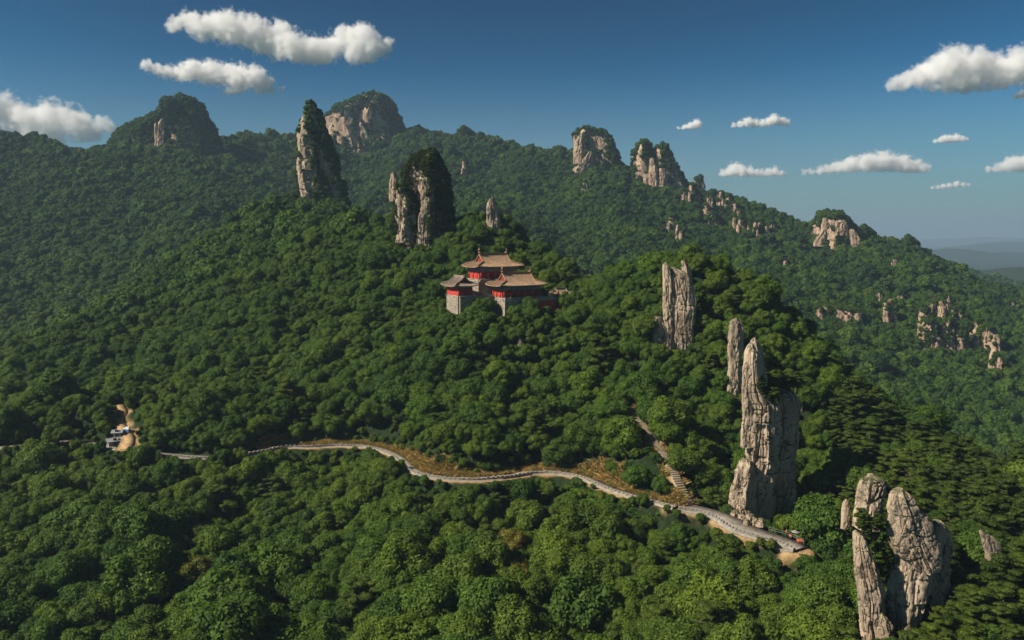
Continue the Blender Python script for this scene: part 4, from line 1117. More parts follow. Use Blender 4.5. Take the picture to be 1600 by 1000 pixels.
# arch bridge under the last stretch of the footpath
def arch():
    k0 = int(len(LA) * 0.52); k1 = len(LA) - 1
    p0, p1 = LA[k0].copy(), LA[k1].copy()
    ax = (p1 - p0); Lg = np.hypot(ax[0], ax[1])
    root = empty('arch_bridge', tuple(p0), math.atan2(ax[1], ax[0])); tag(root, 'small stone arch bridge with dark opening under the footpath end', 'bridge')
    ac, ar = Lg * 0.28, 1.5
    # face with an arched opening, in the local x-z plane
    pts = [(0, -5.5), (ac - ar, -5.5), (ac - ar, -2.6)] + [(ac - ar*math.cos(t), -2.6 + ar*math.sin(t)) for t in np.linspace(0.2, math.pi - 0.2, 9)] + [(ac + ar, -2.6), (ac + ar, -5.5), (Lg, -5.5), (Lg, -0.5 + (p1 - p0)[2]), (0, -0.5)]
    n = len(pts)
    v = [(x, -0.25, z) for x, z in pts] + [(x, 0.35, z) for x, z in pts]
    f = [tuple(range(n)), tuple(range(n, 2*n))[::-1]] + [(i, (i+1) % n, n + (i+1) % n, n + i) for i in range(n)]
    MB().add(v, f).build('spandrel_wall', M['masonry'], root)
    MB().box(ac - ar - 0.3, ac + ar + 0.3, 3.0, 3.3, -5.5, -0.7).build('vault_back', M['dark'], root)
    v = []
    for t in np.linspace(0, math.pi, 10):
        for r_ in (ar + 0.02, ar + 0.32): v.append((ac - r_*math.cos(t), -0.30, -2.6 + r_*math.sin(t)))
    v += [(x, -0.2, z) for x, y, z in v]
    f = []
    for i in range(9): f += [(2*i, 2*i+1, 2*i+3, 2*i+2), (20+2*i, 20+2*i+2, 20+2*i+3, 20+2*i+1), (2*i+1, 21+2*i, 23+2*i, 2*i+3)]
    MB().add(v, f).build('arch_ring', M['parapet'], root)
arch()

# stairway: each tread a part
st = empty('stone_stairway', tuple(stair_s[0])); tag(st, 'narrow stone stairway climbing from the footpath up the slope', 'stairway')
sl = np.r_[0, np.cumsum(np.linalg.norm(np.diff(stair_s, axis=0), axis=1))]
nstep = 62
Tm = MB().box(-0.9, 0.9, -0.1, 0.75, -0.7, 0.0).mesh('step', M['step'])
for i in range(nstep):
    s = sl[-1] * i / nstep
    p = np.array([np.interp(s, sl, stair_s[:, k]) for k in range(3)]); p2 = np.array([np.interp(s + 0.5, sl, stair_s[:, k]) for k in range(3)])
    o = link('step', Tm, st); o.location = p - stair_s[0] + (random.uniform(-.06, .06), 0, 0.1)
    o.rotation_euler = (0, 0, math.atan2(p2[1]-p[1], p2[0]-p[0]) - math.pi/2 + random.uniform(-.05, .05)); o.scale = (random.uniform(0.85, 1.12), 1, 1)
# rubble boulders where the pillar meets the path
bs = [(1141, 801, 0.8), (1150, 806, 1.1), (1160, 810, 0.9), (1167, 817, 0.7), (1172, 813, 1.3), (1181, 817, 0.9), (1190, 818, 1.0)]
for i, (bx_, by_, r_) in enumerate(bs):
    p = WZ(bx_, by_, -58.6)
    V_, F_, c2_ = rock_body(np.array((-0.6, 0.1, r_*0.7, r_*1.2)), np.zeros(4), np.array((1.05, 1.0, 0.8, 0.45))*r_, 0.0, r_*0.8, 300 + i, nt=24, nz=18, round_top=0.3); me, _ = rock_mesh('boulder', V_, F_, c2_, M['rock'])
    o = link('fallen_boulder', me); o.location = p
    tag(o, '%s fallen granite block from the left at the foot of the tall pillar' % ('first', 'second', 'third', 'fourth', 'fifth', 'sixth', 'last')[i], 'boulder', 'fallen blocks at the pillar foot')

# ------------------------------------------------------------------ people, stall, huts
def skin_person(name, label, loc, rz, joints, edges, shirt, seated=False):
    root = empty(name, loc, rz); tag(root, label, 'person')
    def part(nm, vs, es, rad, mat):
        me = bpy.data.meshes.new(nm); me.from_pydata(vs, es, [])
        o = link(nm, me, root)
        sk = o.modifiers.new('skin', 'SKIN'); sk.use_smooth_shade = True
        for i, r in enumerate(rad): me.skin_vertices[0].data[i].radius = (r, r)
        me.skin_vertices[0].data[0].use_root = True
        sb = o.modifiers.new('subdivision', 'SUBSURF'); sb.levels = 1; sb.render_levels = 1
        me.materials.append(mat); return o
    J = joints
    body = part('body', [J['hip'], J['chest'], J['neck'], J['head'], J['crown'], J['sl'], J['el'], J['hl'], J['sr'], J['er'], J['hr'], J['kl0'], J['kl'], J['fl'], J['tl'], J['kr0'], J['kr'], J['fr'], J['tr']],
         [(0, 1), (1, 2), (2, 3), (3, 4), (1, 5), (5, 6), (6, 7), (1, 8), (8, 9), (9, 10), (0, 11), (11, 12), (12, 13), (13, 14), (0, 15), (15, 16), (16, 17), (17, 18)],
         [0.14, 0.15, 0.055, 0.095, 0.07, 0.07, 0.045, 0.035, 0.07, 0.045, 0.035, 0.09, 0.065, 0.045, 0.035, 0.09, 0.065, 0.045, 0.035], M['skin'])
    part('shirt', [J['hip'], J['chest'], J['sl'], J['el'], J['sr'], J['er']], [(0, 1), (1, 2), (2, 3), (1, 4), (4, 5)], [0.17, 0.185, 0.09, 0.065, 0.09, 0.065], shirt)
    part('trousers', [J['hip'], J['kl0'], J['kl'], J['fl'], J['kr0'], J['kr'], J['fr']], [(0, 1), (1, 2), (2, 3), (0, 4), (4, 5), (5, 6)], [0.165, 0.115, 0.085, 0.065, 0.115, 0.085, 0.065], M['trouser'])
    h = MB(); hx, hy, hz = J['head']
    v = []; f = []
    for k in range(5):
        t = k / 4 * math.pi * 0.55
        for i in range(10):
            p = 2*math.pi*i/10; v.append((hx + 0.115*math.sin(t)*math.cos(p), hy + 0.02 + 0.125*math.sin(t)*math.sin(p), hz + 0.03 + 0.13*math.cos(t)))
    for k in range(4):
        for i in range(10): f.append((k*10+i, k*10+(i+1) % 10, (k+1)*10+(i+1) % 10, (k+1)*10+i))
    h.add(v, f).build('hair', M['hair'], root, True)
    return root
stand = dict(hip=(0, 0, 0.93), chest=(0, -0.01, 1.28), neck=(0, -0.01, 1.46), head=(0, -0.03, 1.58), crown=(0, -0.02, 1.68), sl=(-0.19, 0, 1.38), el=(-0.25, 0.02, 1.1), hl=(-0.24, -0.1, 0.86),
             sr=(0.19, 0, 1.38), er=(0.27, -0.02, 1.1), hr=(0.22, -0.2, 0.98), kl0=(-0.09, 0, 0.84), kl=(-0.11, -0.04, 0.48), fl=(-0.12, 0.02, 0.08), tl=(-0.13, -0.12, 0.04),
             kr0=(0.09, 0, 0.84), kr=(0.11, 0.0, 0.48), fr=(0.13, 0.05, 0.08), tr=(0.14, -0.09, 0.04))
sit = dict(hip=(0, 0, 0.50), chest=(0, -0.06, 0.86), neck=(0, -0.09, 1.04), head=(0, -0.12, 1.16), crown=(0, -0.11, 1.26), sl=(-0.19, -0.05, 0.96), el=(-0.26, -0.1, 0.70), hl=(-0.15, -0.33, 0.62),
           sr=(0.19, -0.05, 0.96), er=(0.26, -0.1, 0.70), hr=(0.15, -0.33, 0.62), kl0=(-0.1, -0.1, 0.50), kl=(-0.13, -0.45, 0.50), fl=(-0.13, -0.46, 0.08), tl=(-0.13, -0.6, 0.04),
           kr0=(0.1, -0.1, 0.50), kr=(0.13, -0.45, 0.50), fr=(0.13, -0.44, 0.08), tr=(0.13, -0.58, 0.04))
PZ = float(lower_s[int(len(lower_s)*0.86), 2]) + 0.02
pp = WZ(1229, 839, PZ)
skin_person('person', 'person in orange red top standing on the footpath end', tuple(pp), math.radians(20), stand, None, M['orange'])
p2 = WZ(1235, 843, PZ - 0.1)
skin_person('person', 'person in orange top sitting beside the grey parasol', tuple(p2), math.radians(-30), sit, None, M['orange'])
so_ = empty('stool', tuple(p2 + np.array((0, 0.05, 0)))); tag(so_, 'small dark wooden stool under the sitting person', 'stool')
MB().box(-0.17, 0.17, -0.15, 0.15, 0.34, 0.39).build('seat', M['darkwood'], so_)
lg = MB().box(-0.02, 0.02, -0.02, 0.02, 0, 0.34).mesh('leg', M['darkwood'])
for sx in (-0.14, 0.14):
    for sy in (-0.12, 0.12):
        l = link('leg', lg, so_); l.location = (sx, sy, 0)
p3 = WZ(1242, 846, PZ - 0.2)
pa = empty('parasol', tuple(p3 + np.array((0.3, 0.7, 0)))); tag(pa, 'wide grey canvas parasol leaning over the footpath end', 'parasol')
MB().cyl(0, 0, -0.3, 2.0, 0.035, n=8).build('pole', M['darkwood'], pa)
v = [(0, 0, 2.1)] + [(0.85*math.cos(t), 0.85*math.sin(t), 1.72) for t in np.linspace(0, 2*math.pi, 9)[:-1]]
v += [(x, y, z - 0.05) for x, y, z in v]
f = [(0, 1+i, 1+(i+1) % 8) for i in range(8)] + [(9, 10+(i+1) % 8, 10+i) for i in range(8)] + [(1+i, 10+i, 10+(i+1) % 8, 1+(i+1) % 8) for i in range(8)]
MB().add(v, f).build('canopy', M['greycloth'], pa)
tb = empty('vendor_table', tuple(p3 + np.array((0.9, -0.3, 0)))); tb.scale = (0.6, 0.7, 0.8); tag(tb, 'low table under an orange cloth at the footpath edge', 'table')
MB().box(-0.75, 0.75, -0.45, 0.45, 0.55, 0.6).build('tabletop', M['darkwood'], tb)
MB().add([(-0.78, -0.48, 0.615), (0.78, -0.48, 0.615), (0.78, 0.48, 0.615), (-0.78, 0.48, 0.615), (-0.82, -0.52, 0.15), (0.82, -0.52, 0.15), (0.82, 0.52, 0.15), (-0.82, 0.52, 0.15)], [(0,1,2,3),(0,4,5,1),(1,5,6,2),(2,6,7,3),(3,7,4,0)]).build('cloth', M['orange'], tb)
lg = MB().box(-0.03, 0.03, -0.03, 0.03, -0.2, 0.55).mesh('leg', M['darkwood'])
for sx in (-0.65, 0.65):
    for sy in (-0.38, 0.38):
        l = link('leg', lg, tb); l.location = (sx, sy, 0)
KEEP.append((1218, 822, 1256, 856, pp[1] + 1))

def hut(name, label, px, py, Zh, w, d, h, rh, wallm, roofm, rz, cat='hut'):
    p = WZ(px, py, Zh)
    root = empty(name, tuple(p), rz); tag(root, label, cat)
    MB().box(-w/2, w/2, -d/2, d/2, -1.5, h).build('wall', M[wallm], root)
    MB().box(-0.45, 0.45, -d/2 - 0.06, -d/2 - 0.003, 0, 1.9).build('door', M['darkwood'], root)
    MB().box(w*0.25, w*0.42, -d/2 - 0.05, -d/2 - 0.003, 0.9, 1.7).build('window', M['dark'], root)
    e = 0.5
    v = [(-w/2 - e, -d/2 - e, h - 0.15), (w/2 + e, -d/2 - e, h - 0.15), (w/2 + e, 0, h + rh), (-w/2 - e, 0, h + rh), (w/2 + e, d/2 + e, h - 0.15), (-w/2 - e, d/2 + e, h - 0.15)]
    v += [(x, y, z - 0.15) for x, y, z in v]
    f = [(0, 1, 2, 3), (3, 2, 4, 5), (6, 9, 8, 7), (9, 11, 10, 8), (0, 6, 7, 1), (4, 10, 11, 5), (0, 3, 9, 6), (3, 5, 11, 9), (1, 7, 8, 2), (2, 8, 10, 4)]
    r = MB().add(v, f).build('roof', M[roofm], root)
    g = MB()
    for sg in (-1, 1): g.add([(sg*w/2, -d/2, h - 0.01), (sg*w/2, d/2, h - 0.01), (sg*w/2, 0, h + rh - 0.17)], [(0, 1, 2)])
    g.build('gable', M[wallm], root)
    rb_ = MB()
    for i in range(int(w / 0.6)):
        x = -w/2 + 0.3 + i*0.6
        rb_.box(x - 0.03, x + 0.03, -0.05, 0.05, h + rh, h + rh + 0.05)
    rb_.box(-w/2 - e, w/2 + e, -0.12, 0.12, h + rh - 0.04, h + rh + 0.06)
    rb_.build('ridge_cap', M['white'], r)
hut('roadside_hut', 'grey sheet roofed hut beside the dirt track', 179, 694, -57.2, 3.2, 2.3, 1.3, 0.5, 'greycloth', 'greyroof', math.radians(35))
hut('roadside_hut', 'smaller grey hut behind the grey sheet roofed hut', 184, 681, -55.4, 2.0, 1.8, 1.3, 0.4, 'greycloth', 'greyroof', math.radians(15))
p = WZ(200, 676, -55.0)
tk = empty('market_tent', tuple(p), math.radians(-20)); tk.scale = (0.75, 0.75, 0.75); tag(tk, 'blue and white canvas tent beside the dirt track', 'tent')
pst = MB().cyl(0, 0, -0.5, 1.6, 0.05, n=6).mesh('post', M['greycloth'])
for sx in (-1.3, 1.3):
    for sy in (-1, 1):
        q = link('post', pst, tk); q.location = (sx, sy, 0)
MB().add([(-1.45, -1.15, 1.55), (1.45, -1.15, 1.55), (1.45, 1.15, 1.55), (-1.45, 1.15, 1.55), (-0.6, 0, 2.3), (0.6, 0, 2.3)], [(0, 1, 5, 4), (2, 3, 4, 5), (1, 2, 5), (3, 0, 4), (0, 3, 2, 1)]).build('canopy', M['white'], tk)
MB().box(-1.38, 1.38, -1.12, -1.06, -0.2, 1.5).build('side_sheet', M['blue'], tk)
MB().box(-1.42, -1.36, -1.05, 1.05, -0.2, 1.5).build('side_sheet', M['blue'], tk)
KEEP += [(172, 676, 188, 695, 215), (190, 665, 205, 680, 222), (180, 630, 210, 690, 230)]
V, F, _, _, _ = ribbon(dirt_s, 1.35, 0.05, 0.3)
o = link('dirt_track', np_mesh('dirt_track', V, F, M['soil'])); tag(o, 'bare orange dirt track climbing from the road', None, None, 'structure')

# ------------------------------------------------------------------ trees: crown and trunk shapes
def cube_sphere():
    vs = {}; fs = []
    def vid(p):
        k = tuple(round(q, 3) for q in p)
        if k not in vs: vs[k] = len(vs)
        return vs[k]
    for ax in range(3):
        for sg in (-1, 1):
            for i in range(2):
                for j in range(2):
                    q = []
                    for a, b in ((i, j), (i+1, j), (i+1, j+1), (i, j+1)):
                        p = [0, 0, 0]; p[ax] = sg; p[(ax+1) % 3] = a - 1; p[(ax+2) % 3] = b - 1; q.append(vid(p))
                    fs.append(q if sg > 0 else q[::-1])
    V = np.array([k for k in vs], float); V /= np.linalg.norm(V, axis=1)[:, None]
    return V, np.array(fs)
CSV, CSF = cube_sphere()
def leaf_quads(P, Nrm, size, rng, aspect=0.75):
    n = len(P)
    Nrm = Nrm / (np.linalg.norm(Nrm, axis=1)[:, None] + 1e-9)
    a = np.cross(Nrm, rng.normal(size=(n, 3))); a /= np.linalg.norm(a, axis=1)[:, None] + 1e-9
    b = np.cross(Nrm, a)
    s = size * rng.uniform(0.6, 1.3, (n, 1))
    v = np.stack([P - a*s*0.5, P + b*s*aspect*0.42 - Nrm*s*0.12, P + a*s*0.5, P - b*s*aspect*0.42 - Nrm*s*0.12], 1).reshape(-1, 3)
    return v, np.arange(4*n).reshape(n, 4)
def lobes_crown(seed, nl, nleaf, size, kind):
    rng = np.random.default_rng(seed)
    C, Rr = [], []
    if kind == 'broad':
        el = rng.uniform(0.6, 1.25); big = rng.uniform(0.85, 1.15) * (18 / nl) ** 0.33; ecc = rng.uniform(0.75, 1.0); tilt = rng.uniform(-.25, .25, 2)
        for i in range(nl):
            z = 1 - 1.45 * (i + rng.uniform(0, 1)) / nl
            ph = i * 2.399 + rng.uniform(-.5, .5); rr = math.sqrt(max(0, 1 - z*z))
            k = rng.uniform(0.52, 0.74)
            k *= rng.uniform(0.85, 1.2); C.append((rr*math.cos(ph)*k + tilt[0]*z, rr*math.sin(ph)*k*ecc + tilt[1]*z, 1.12 + z*k*el)); Rr.append((lambda q: (q, q, q*rng.uniform(0.7, 0.95)))(rng.uniform(0.22, 0.46) * big))
        C.append((0, 0, 1.05)); Rr.append((0.62, 0.62, 0.5))
    else:
        nlay = 5
        for l in range(nlay):
            z = 0.75 + 1.15 * l / (nlay - 1); wr = 0.78 * (1 - 0.55 * l / (nlay - 1)) 
            k = max(1, int(nl / nlay * (1.3 - 0.8*l/(nlay-1))))
            for i in range(k):
                ph = rng.uniform(0, 6.28); q = wr * math.sqrt(rng.uniform(0.05, 1))
                s = rng.uniform(0.15, 0.31)
                C.append((q*math.cos(ph), q*math.sin(ph), z + rng.uniform(-.1, .1) - q*0.12)); Rr.append((s, s, s*0.36))
    C, Rr = np.array(C), np.array(Rr)
    w = Rr[:, 0]*Rr[:, 1]; w = w / w.sum()
    P, NN = [], []
    need = nleaf
    while need > 0:
        k = rng.choice(len(C), size=need*2, p=w)
        d = rng.normal(size=(need*2, 3)); d[:, 2] += 0.35; d /= np.linalg.norm(d, axis=1)[:, None]
        p = C[k] + d * Rr[k] * rng.uniform(0.84, 1.16, (need*2, 1)) * np.where(rng.uniform(size=(need*2, 1)) < 0.08, 1.15, 1.0)
        q = (((p[:, None] - C[None]) / Rr[None]) ** 2).sum(-1); q[np.arange(len(p)), k] = 9
        ok = (q.min(1) > 0.72) & (p[:, 2] > 0.3)
        p, d, k = p[ok][:need], d[ok][:need], k[ok][:need]
        nn = d / Rr[k] * Rr[k][:, :1] + rng.normal(size=d.shape) * (0.42 if kind == 'broad' else 0.35) + np.array((0, 0, 0.25))
        P.append(p); NN.append(nn); need -= len(p)
        if len(p) == 0: break
    P, NN = np.concatenate(P), np.concatenate(NN)
    lv, lf = leaf_quads(P, NN, size, rng, 0.8 if kind == 'broad' else 0.5)
    V, F = [lv], [lf]; b = len(lv)
    for c_, r in zip(C, Rr):
        sv = CSV * r * 0.84 * (1 + rng.uniform(-.08, .08, (len(CSV), 1))) + c_
        V.append(sv); F.append(CSF + b); b += len(sv)
    return np.concatenate(V), np.concatenate(F)
def trunk_mb(seed, kind):
    rng = random.Random(seed); mb = MB()
    top = 1.1 if kind == 'broad' else 1.75
    bend = (rng.uniform(-.12, .12), rng.uniform(-.12, .12))
    pts = [(bend[0]*t*t*top, bend[1]*t*t*top, -0.25 + (top + 0.25)*t) for t in (0, .25, .5, .75, 1)]
    mb.tube(pts, [0.085, 0.07, 0.06, 0.045, 0.02], 6)
    for i in range(5):
        t = rng.uniform(0.4, 0.9); ph = i*2.4; L = rng.uniform(0.4, 0.65)
        b = (bend[0]*t*t*top, bend[1]*t*t*top, -0.25 + (top + 0.25)*t)
        rise = 0.7 if kind == 'broad' else 0.15
        mb.tube([b, (b[0] + L*0.5*math.cos(ph), b[1] + L*0.5*math.sin(ph), b[2] + L*0.3*rise), (b[0] + L*math.cos(ph), b[1] + L*math.sin(ph), b[2] + L*0.75*rise)], [0.035, 0.024, 0.01], 5)
    return mb
PROTO = []          # (kind, crown mesh, trunk mesh, joined object)
PCOL = bpy.data.collections.new('tree_shapes')
def proto(kind, seed, nl, nleaf, size, shape, mat):
    V, F = lobes_crown(seed, nl, nleaf, size, shape)
    crown = np_mesh('crown', V, F, M[mat], False)
    tb_ = trunk_mb(seed, shape)
    trunk = tb_.mesh('trunk', M['bark'], True)
    me = bpy.data.meshes.new('tree_shape')
    bm = bmesh.new(); bm.from_mesh(crown); n = len(bm.faces); bm.from_mesh(trunk)
    bm.faces.ensure_lookup_table()
    for f_ in bm.faces[n:]: f_.material_index = 1
    bm.to_mesh(me); bm.free(); me.materials.append(M[mat]); me.materials.append(M['bark'])
    o = bpy.data.objects.new('shape_%02d' % len(PROTO), me); PCOL.objects.link(o)
    PROTO.append((kind, crown, trunk, o))
for s in range(10): proto('broad', 500 + s, (16, 24, 11, 20, 30, 14, 18, 26, 9, 22)[s], 2900, 0.12, 'broad', 'leaf')
for s in range(4): proto('pine', 600 + s, 46, 3000, 0.115, 'pine', 'pine')
for s in range(4): proto('far', 700 + s, 9, 520, 0.27, 'broad', 'leaf')
KINDS = {k: [i for i, p_ in enumerate(PROTO) if p_[0] == k] for k in ('broad', 'pine', 'far')}

# ------------------------------------------------------------------ where trees stand
def jgrid(x0, x1, y0, y1, s):
    xs, ys = np.arange(x0, x1, s), np.arange(y0, y1, s*0.9)
    X, Y = np.meshgrid(xs, ys); X[::2] += s*0.5
    X = X + RNG.uniform(-.42, .42, X.shape)*s; Y = Y + RNG.uniform(-.42, .42, Y.shape)*s
    return X.ravel(), Y.ravel()
bands = []
for (y0, y1, s, rm) in ((100, 340, 3.2, 2.3), (340, 1000, 3.9, 2.65), (1000, 1600, 5.5, 3.6)):
    xm = y1*0.70 + 40
    X, Y = jgrid(-xm, xm, y0, y1, s)
    ok = np.abs(X) < Y*0.68 + 30
    X, Y = X[ok], Y[ok]
    Rr = rm * np.exp(RNG.normal(-0.02, 0.30, len(X))) * (1 + 0.22*noise3(X/18, Y/18, 7.7))
    if y0 == 100: Rr *= 1 + 0.20 * (1 - sstep(140, 215, Y))
    bands.append(np.stack([X, Y, Rr], 1))
TP = np.concatenate(bands)
X, Y, TR_ = TP.T
H = height(X, Y)
# drop what stands behind a ridge, seen from the photograph's side of the valley
az = np.arctan2(X, Y); rr = np.hypot(X, Y)
azb = np.linspace(-0.75, 0.75, 400); rb_ = np.r_[np.arange(60, 620, 8), np.arange(620, 1650, 14)]
A_, R_ = np.meshgrid(azb, rb_, indexing='ij')
HG = height((R_*np.sin(A_)).ravel(), (R_*np.cos(A_)).ravel(), False).reshape(A_.shape)
CM = np.maximum.accumulate(HG / R_, axis=1)
ia = np.clip(np.searchsorted(azb, az), 0, len(azb)-1); ir = np.clip(np.searchsorted(rb_, rr) - 2, 0, len(rb_)-1)
vis = (H + 9) / rr > CM[ia, ir] - np.where(rr < 800, 0.14, 0.02)
px, py, dep = proj(np.stack([X, Y, H + TR_*1.1], 1)); prad = TR_ * FPX / dep
vis &= (px > -120) & (px < 1720) & (py < 1130)
X, Y, TR_, H, px, py, dep, prad = [q[vis] for q in (X, Y, TR_, H, px, py, dep, prad)]
keep = np.ones(len(X), bool)
def near_line(P, rad):
    d, _, _ = polyd(X, Y, P, rad + 2); return d < rad
keep &= ~near_line(road_s, 3.4); keep &= ~near_line(lower_s, 3.6); keep &= ~near_line(stair_s, 1.9); keep &= ~near_line(dirt_s, 2.2)
u_, v_ = temple_uv(X, Y)
keep &= ~((u_ > -1.8) & (u_ < 19.5) & (v_ > -1.2) & (v_ < 24.5)) & ~((u_ > -13.5) & (u_ < 0) & (v_ > 5.4) & (v_ < 16.5)) & ~((u_ > 18) & (u_ < 25.5) & (v_ > 0) & (v_ < 6.5))
keep &= ~((MEADOW(X, Y) > 0.35))
for rx_, ry_, r_, zt in ROCKS:
    keep &= ~((np.hypot(X - rx_, Y - ry_) < r_ + 0.4) & (H < zt))
for (x0, y0, x1, y1, Yk) in KEEP:
    nx = np.clip(px, x0, x1); ny = np.clip(py, y0, y1)
    keep &= ~((Y < Yk) & (np.hypot(px - nx, py - ny) < prad * 0.85))
def clear_view(P, slack, lo=-1e9, hi=1e9):
    qx, qy, qd = proj(P)
    s = (qx > lo) & (qx < hi)
    qx, qy, qd = qx[s], qy[s], qd[s]
    idx = np.where((Y < 240) & (px > qx.min() - 80) & (px < qx.max() + 80) & (py > qy.min() - 90) & (py < qy.max() + 130))[0]
    for k in idx:
        if not keep[k]: continue
        m = (np.hypot(qx - px[k], qy - py[k]) < prad[k]*slack) & (qd > dep[k])
        if m.any(): keep[k] = False
# dry-grass bank above the road stays open as well
bank = road_s + RN * 2.6 + np.array((0, 0, 1.0))
clear_view(road_s, 0.92, 400, 560); clear_view(road_s, 0.97, 560, 985); clear_view(bank, 0.6, 420, 465); clear_view(bank, 0.65, 635, 720); clear_view(bank, 0.65, 890, 975)
clear_view(lower_s, 1.0); clear_view(stair_s, 0.72); clear_view(dirt_s, 1.0)
clear_view(LA[:len(LA)//2] + np.array((0, 0, -1.5)), 0.8); clear_view(LA[len(LA)//2:] + np.array((0, 0, -1.8)), 0.8)
clear_view(RA[i0:i1] + np.array((0, 0, -1.3)), 0.9)
d, _, s_ = polyd(X, Y, road_s, 9)
keep &= ~((d < bankw(px) + 0.8 + 0.8*noise3(X/9, Y/9, 3.3)) & (s_ > 0) & (px > 410) & (px < 1010))
X, Y, TR_, H, px, py, dep, prad = [q[keep] for q in (X, Y, TR_, H, px, py, dep, prad)]
# species: pines on the right-hand ridge and the knob, mixed elsewhere
pz = sstep(1000, 1120, px) * sstep(395, 460, py) * (Y < 300) * (1 - sstep(1, 2, np.abs(py - 900)/90) * (px < 1300) * 1.0)
pz = np.maximum(pz, 0.06); pz = np.where((px < 1310) & (py > 800), 0.05, pz)
ispine = RNG.uniform(0, 1, len(X)) < pz * 0.9
tint = 0.42 + 0.26 * fbm(X/45, Y/45, 5.0, 3) + RNG.normal(0, 0.12, len(X)) + 0.20*sstep(420, 200, Y) - 0.12 * sstep(400, 900, Y)
tint = tint + 0.22 * np.exp(-((X - MEADC[0])**2 + (Y - MEADC[1] + 8)**2) / 30.0**2)  # sunlit patch below the road, painted in by raising the leaf tint
tint = np.clip(tint, 0.02, 0.78)
kind = np.where(Y > 345, 2, np.where(ispine, 1, 0))
trees = [[X[i], Y[i], H[i], TR_[i], ('broad', 'pine', 'far')[kind[i]], tint[i], None] for i in range(len(X))]

# saplings and bushes fill the gaps between trunks
bx_, by_ = jgrid(-230, 230, 105, 345, 2.0)
ok = np.abs(bx_) < by_*0.68 + 25; bx_, by_ = bx_[ok], by_[ok]; bh = height(bx_, by_); br = RNG.uniform(0.75, 1.5, len(bx_))
qx_, qy_, qd_ = proj(np.stack([bx_, by_, bh + br], 1)); pr_ = br * FPX / qd_
ok = (qx_ > -60) & (qx_ < 1660) & (qy_ < 1080) & ((bh + 4) / np.hypot(bx_, by_) > CM[np.clip(np.searchsorted(azb, np.arctan2(bx_, by_)), 0, len(azb)-1), np.clip(np.searchsorted(rb_, np.hypot(bx_, by_)) - 2, 0, len(rb_)-1)] - 0.01)
for P_, w_ in ((road_s, 2.7), (lower_s, 3.3), (stair_s, 1.7), (dirt_s, 2.0)): ok &= polyd(bx_, by_, P_, 5)[0] > w_
dd_, _, ss_ = polyd(bx_, by_, road_s, 9); ok &= ~((dd_ < bankw(qx_)*1.05) & (ss_ > 0) & (qx_ > 410) & (qx_ < 1010))
u_, v_ = temple_uv(bx_, by_); ok &= ~((u_ > -1.2) & (u_ < 19.5) & (v_ > -0.8) & (v_ < 24.5)) & ~((u_ > -13) & (u_ < 0) & (v_ > 6) & (v_ < 16.5)) & ~((u_ > 18) & (u_ < 25) & (v_ > 0) & (v_ < 6))
for rx_, ry_, r_, zt in ROCKS: ok &= ~((np.hypot(bx_ - rx_, by_ - ry_) < r_ + 0.2) & (bh < zt))
for (x0, y0, x1, y1, Yk) in KEEP: ok &= ~((by_ < Yk) & (np.hypot(qx_ - np.clip(qx_, x0, x1), qy_ - np.clip(qy_, y0, y1)) < pr_*0.8))
bx_, by_, bh, br = bx_[ok], by_[ok], bh[ok], br[ok]
TXY = np.stack([X, Y], 1); near_t = Y < 352; TXY = TXY[near_t]; TRn = TR_[near_t]
fill = np.zeros(len(bx_), bool)
for i in range(0, len(bx_), 500):
    dd_ = np.hypot(bx_[i:i+500, None] - TXY[None, :, 0], by_[i:i+500, None] - TXY[None, :, 1])
    fill[i:i+500] = (dd_ > TRn[None]*0.62).all(1)
for P_ in (road_s[(dpx > 400) & (dpx < 985)], lower_s, dirt_s, stair_s):        # nothing tall in front of the road
    gx_, gy_, gd_ = proj(P_); qx_, qy_, qd_ = proj(np.stack([bx_, by_, bh + br], 1)); pr_ = br*FPX/qd_
    for i in np.where(fill & (by_ < 225) & (by_ > 140))[0]:
        if ((np.hypot(gx_ - qx_[i], gy_ - qy_[i]) < pr_[i]*0.95) & (gd_ > qd_[i])).any(): fill[i] = False
SAPL = [[bx_[i], by_[i], bh[i], br[i], 'broad', float(np.clip(0.5 + 0.3*RNG.normal(), 0.1, 0.85)), 'rock'] for i in np.where(fill)[0]]
print('SAPLINGS', len(SAPL))
SPECIAL = [(803, 880, 3.6, 1.0, 'yellow olive crowned tree in the middle of the foreground slope'),
           (812, 912, 2.6, 0.97, 'smaller olive yellow tree just below the yellow olive crowned tree'),
           (725, 895, 4.2, 0.42, 'large round dark green tree left of the yellow olive tree'),
           (818, 792, 3.5, 0.35, 'lone round tree standing against the middle bend of the road'),
           (306, 925, 4.0, 0.92, 'olive yellow leaning tree in the lower left foreground'),
           (269, 768, 4.3, 0.38, 'big round tree below the left end of the road'),
           (1000, 745, 3.4, 0.5, 'bushy round tree beside the narrow stone stairway'),
           (1282, 832, 2.4, 0.5, 'bright bushy tree between the footpath end and the tall pillar')]
for sx, sy, r_, tn, lab in SPECIAL:
    g = march(sx, sy, 80); z = height([g[0]], [g[1]])[0]
    trees = [t for t in trees if math.hypot(t[0] - g[0], t[1] - g[1]) > (r_ + t[3]) * 0.55]
    trees.append([g[0], g[1], z, r_, 'broad', tn, lab])
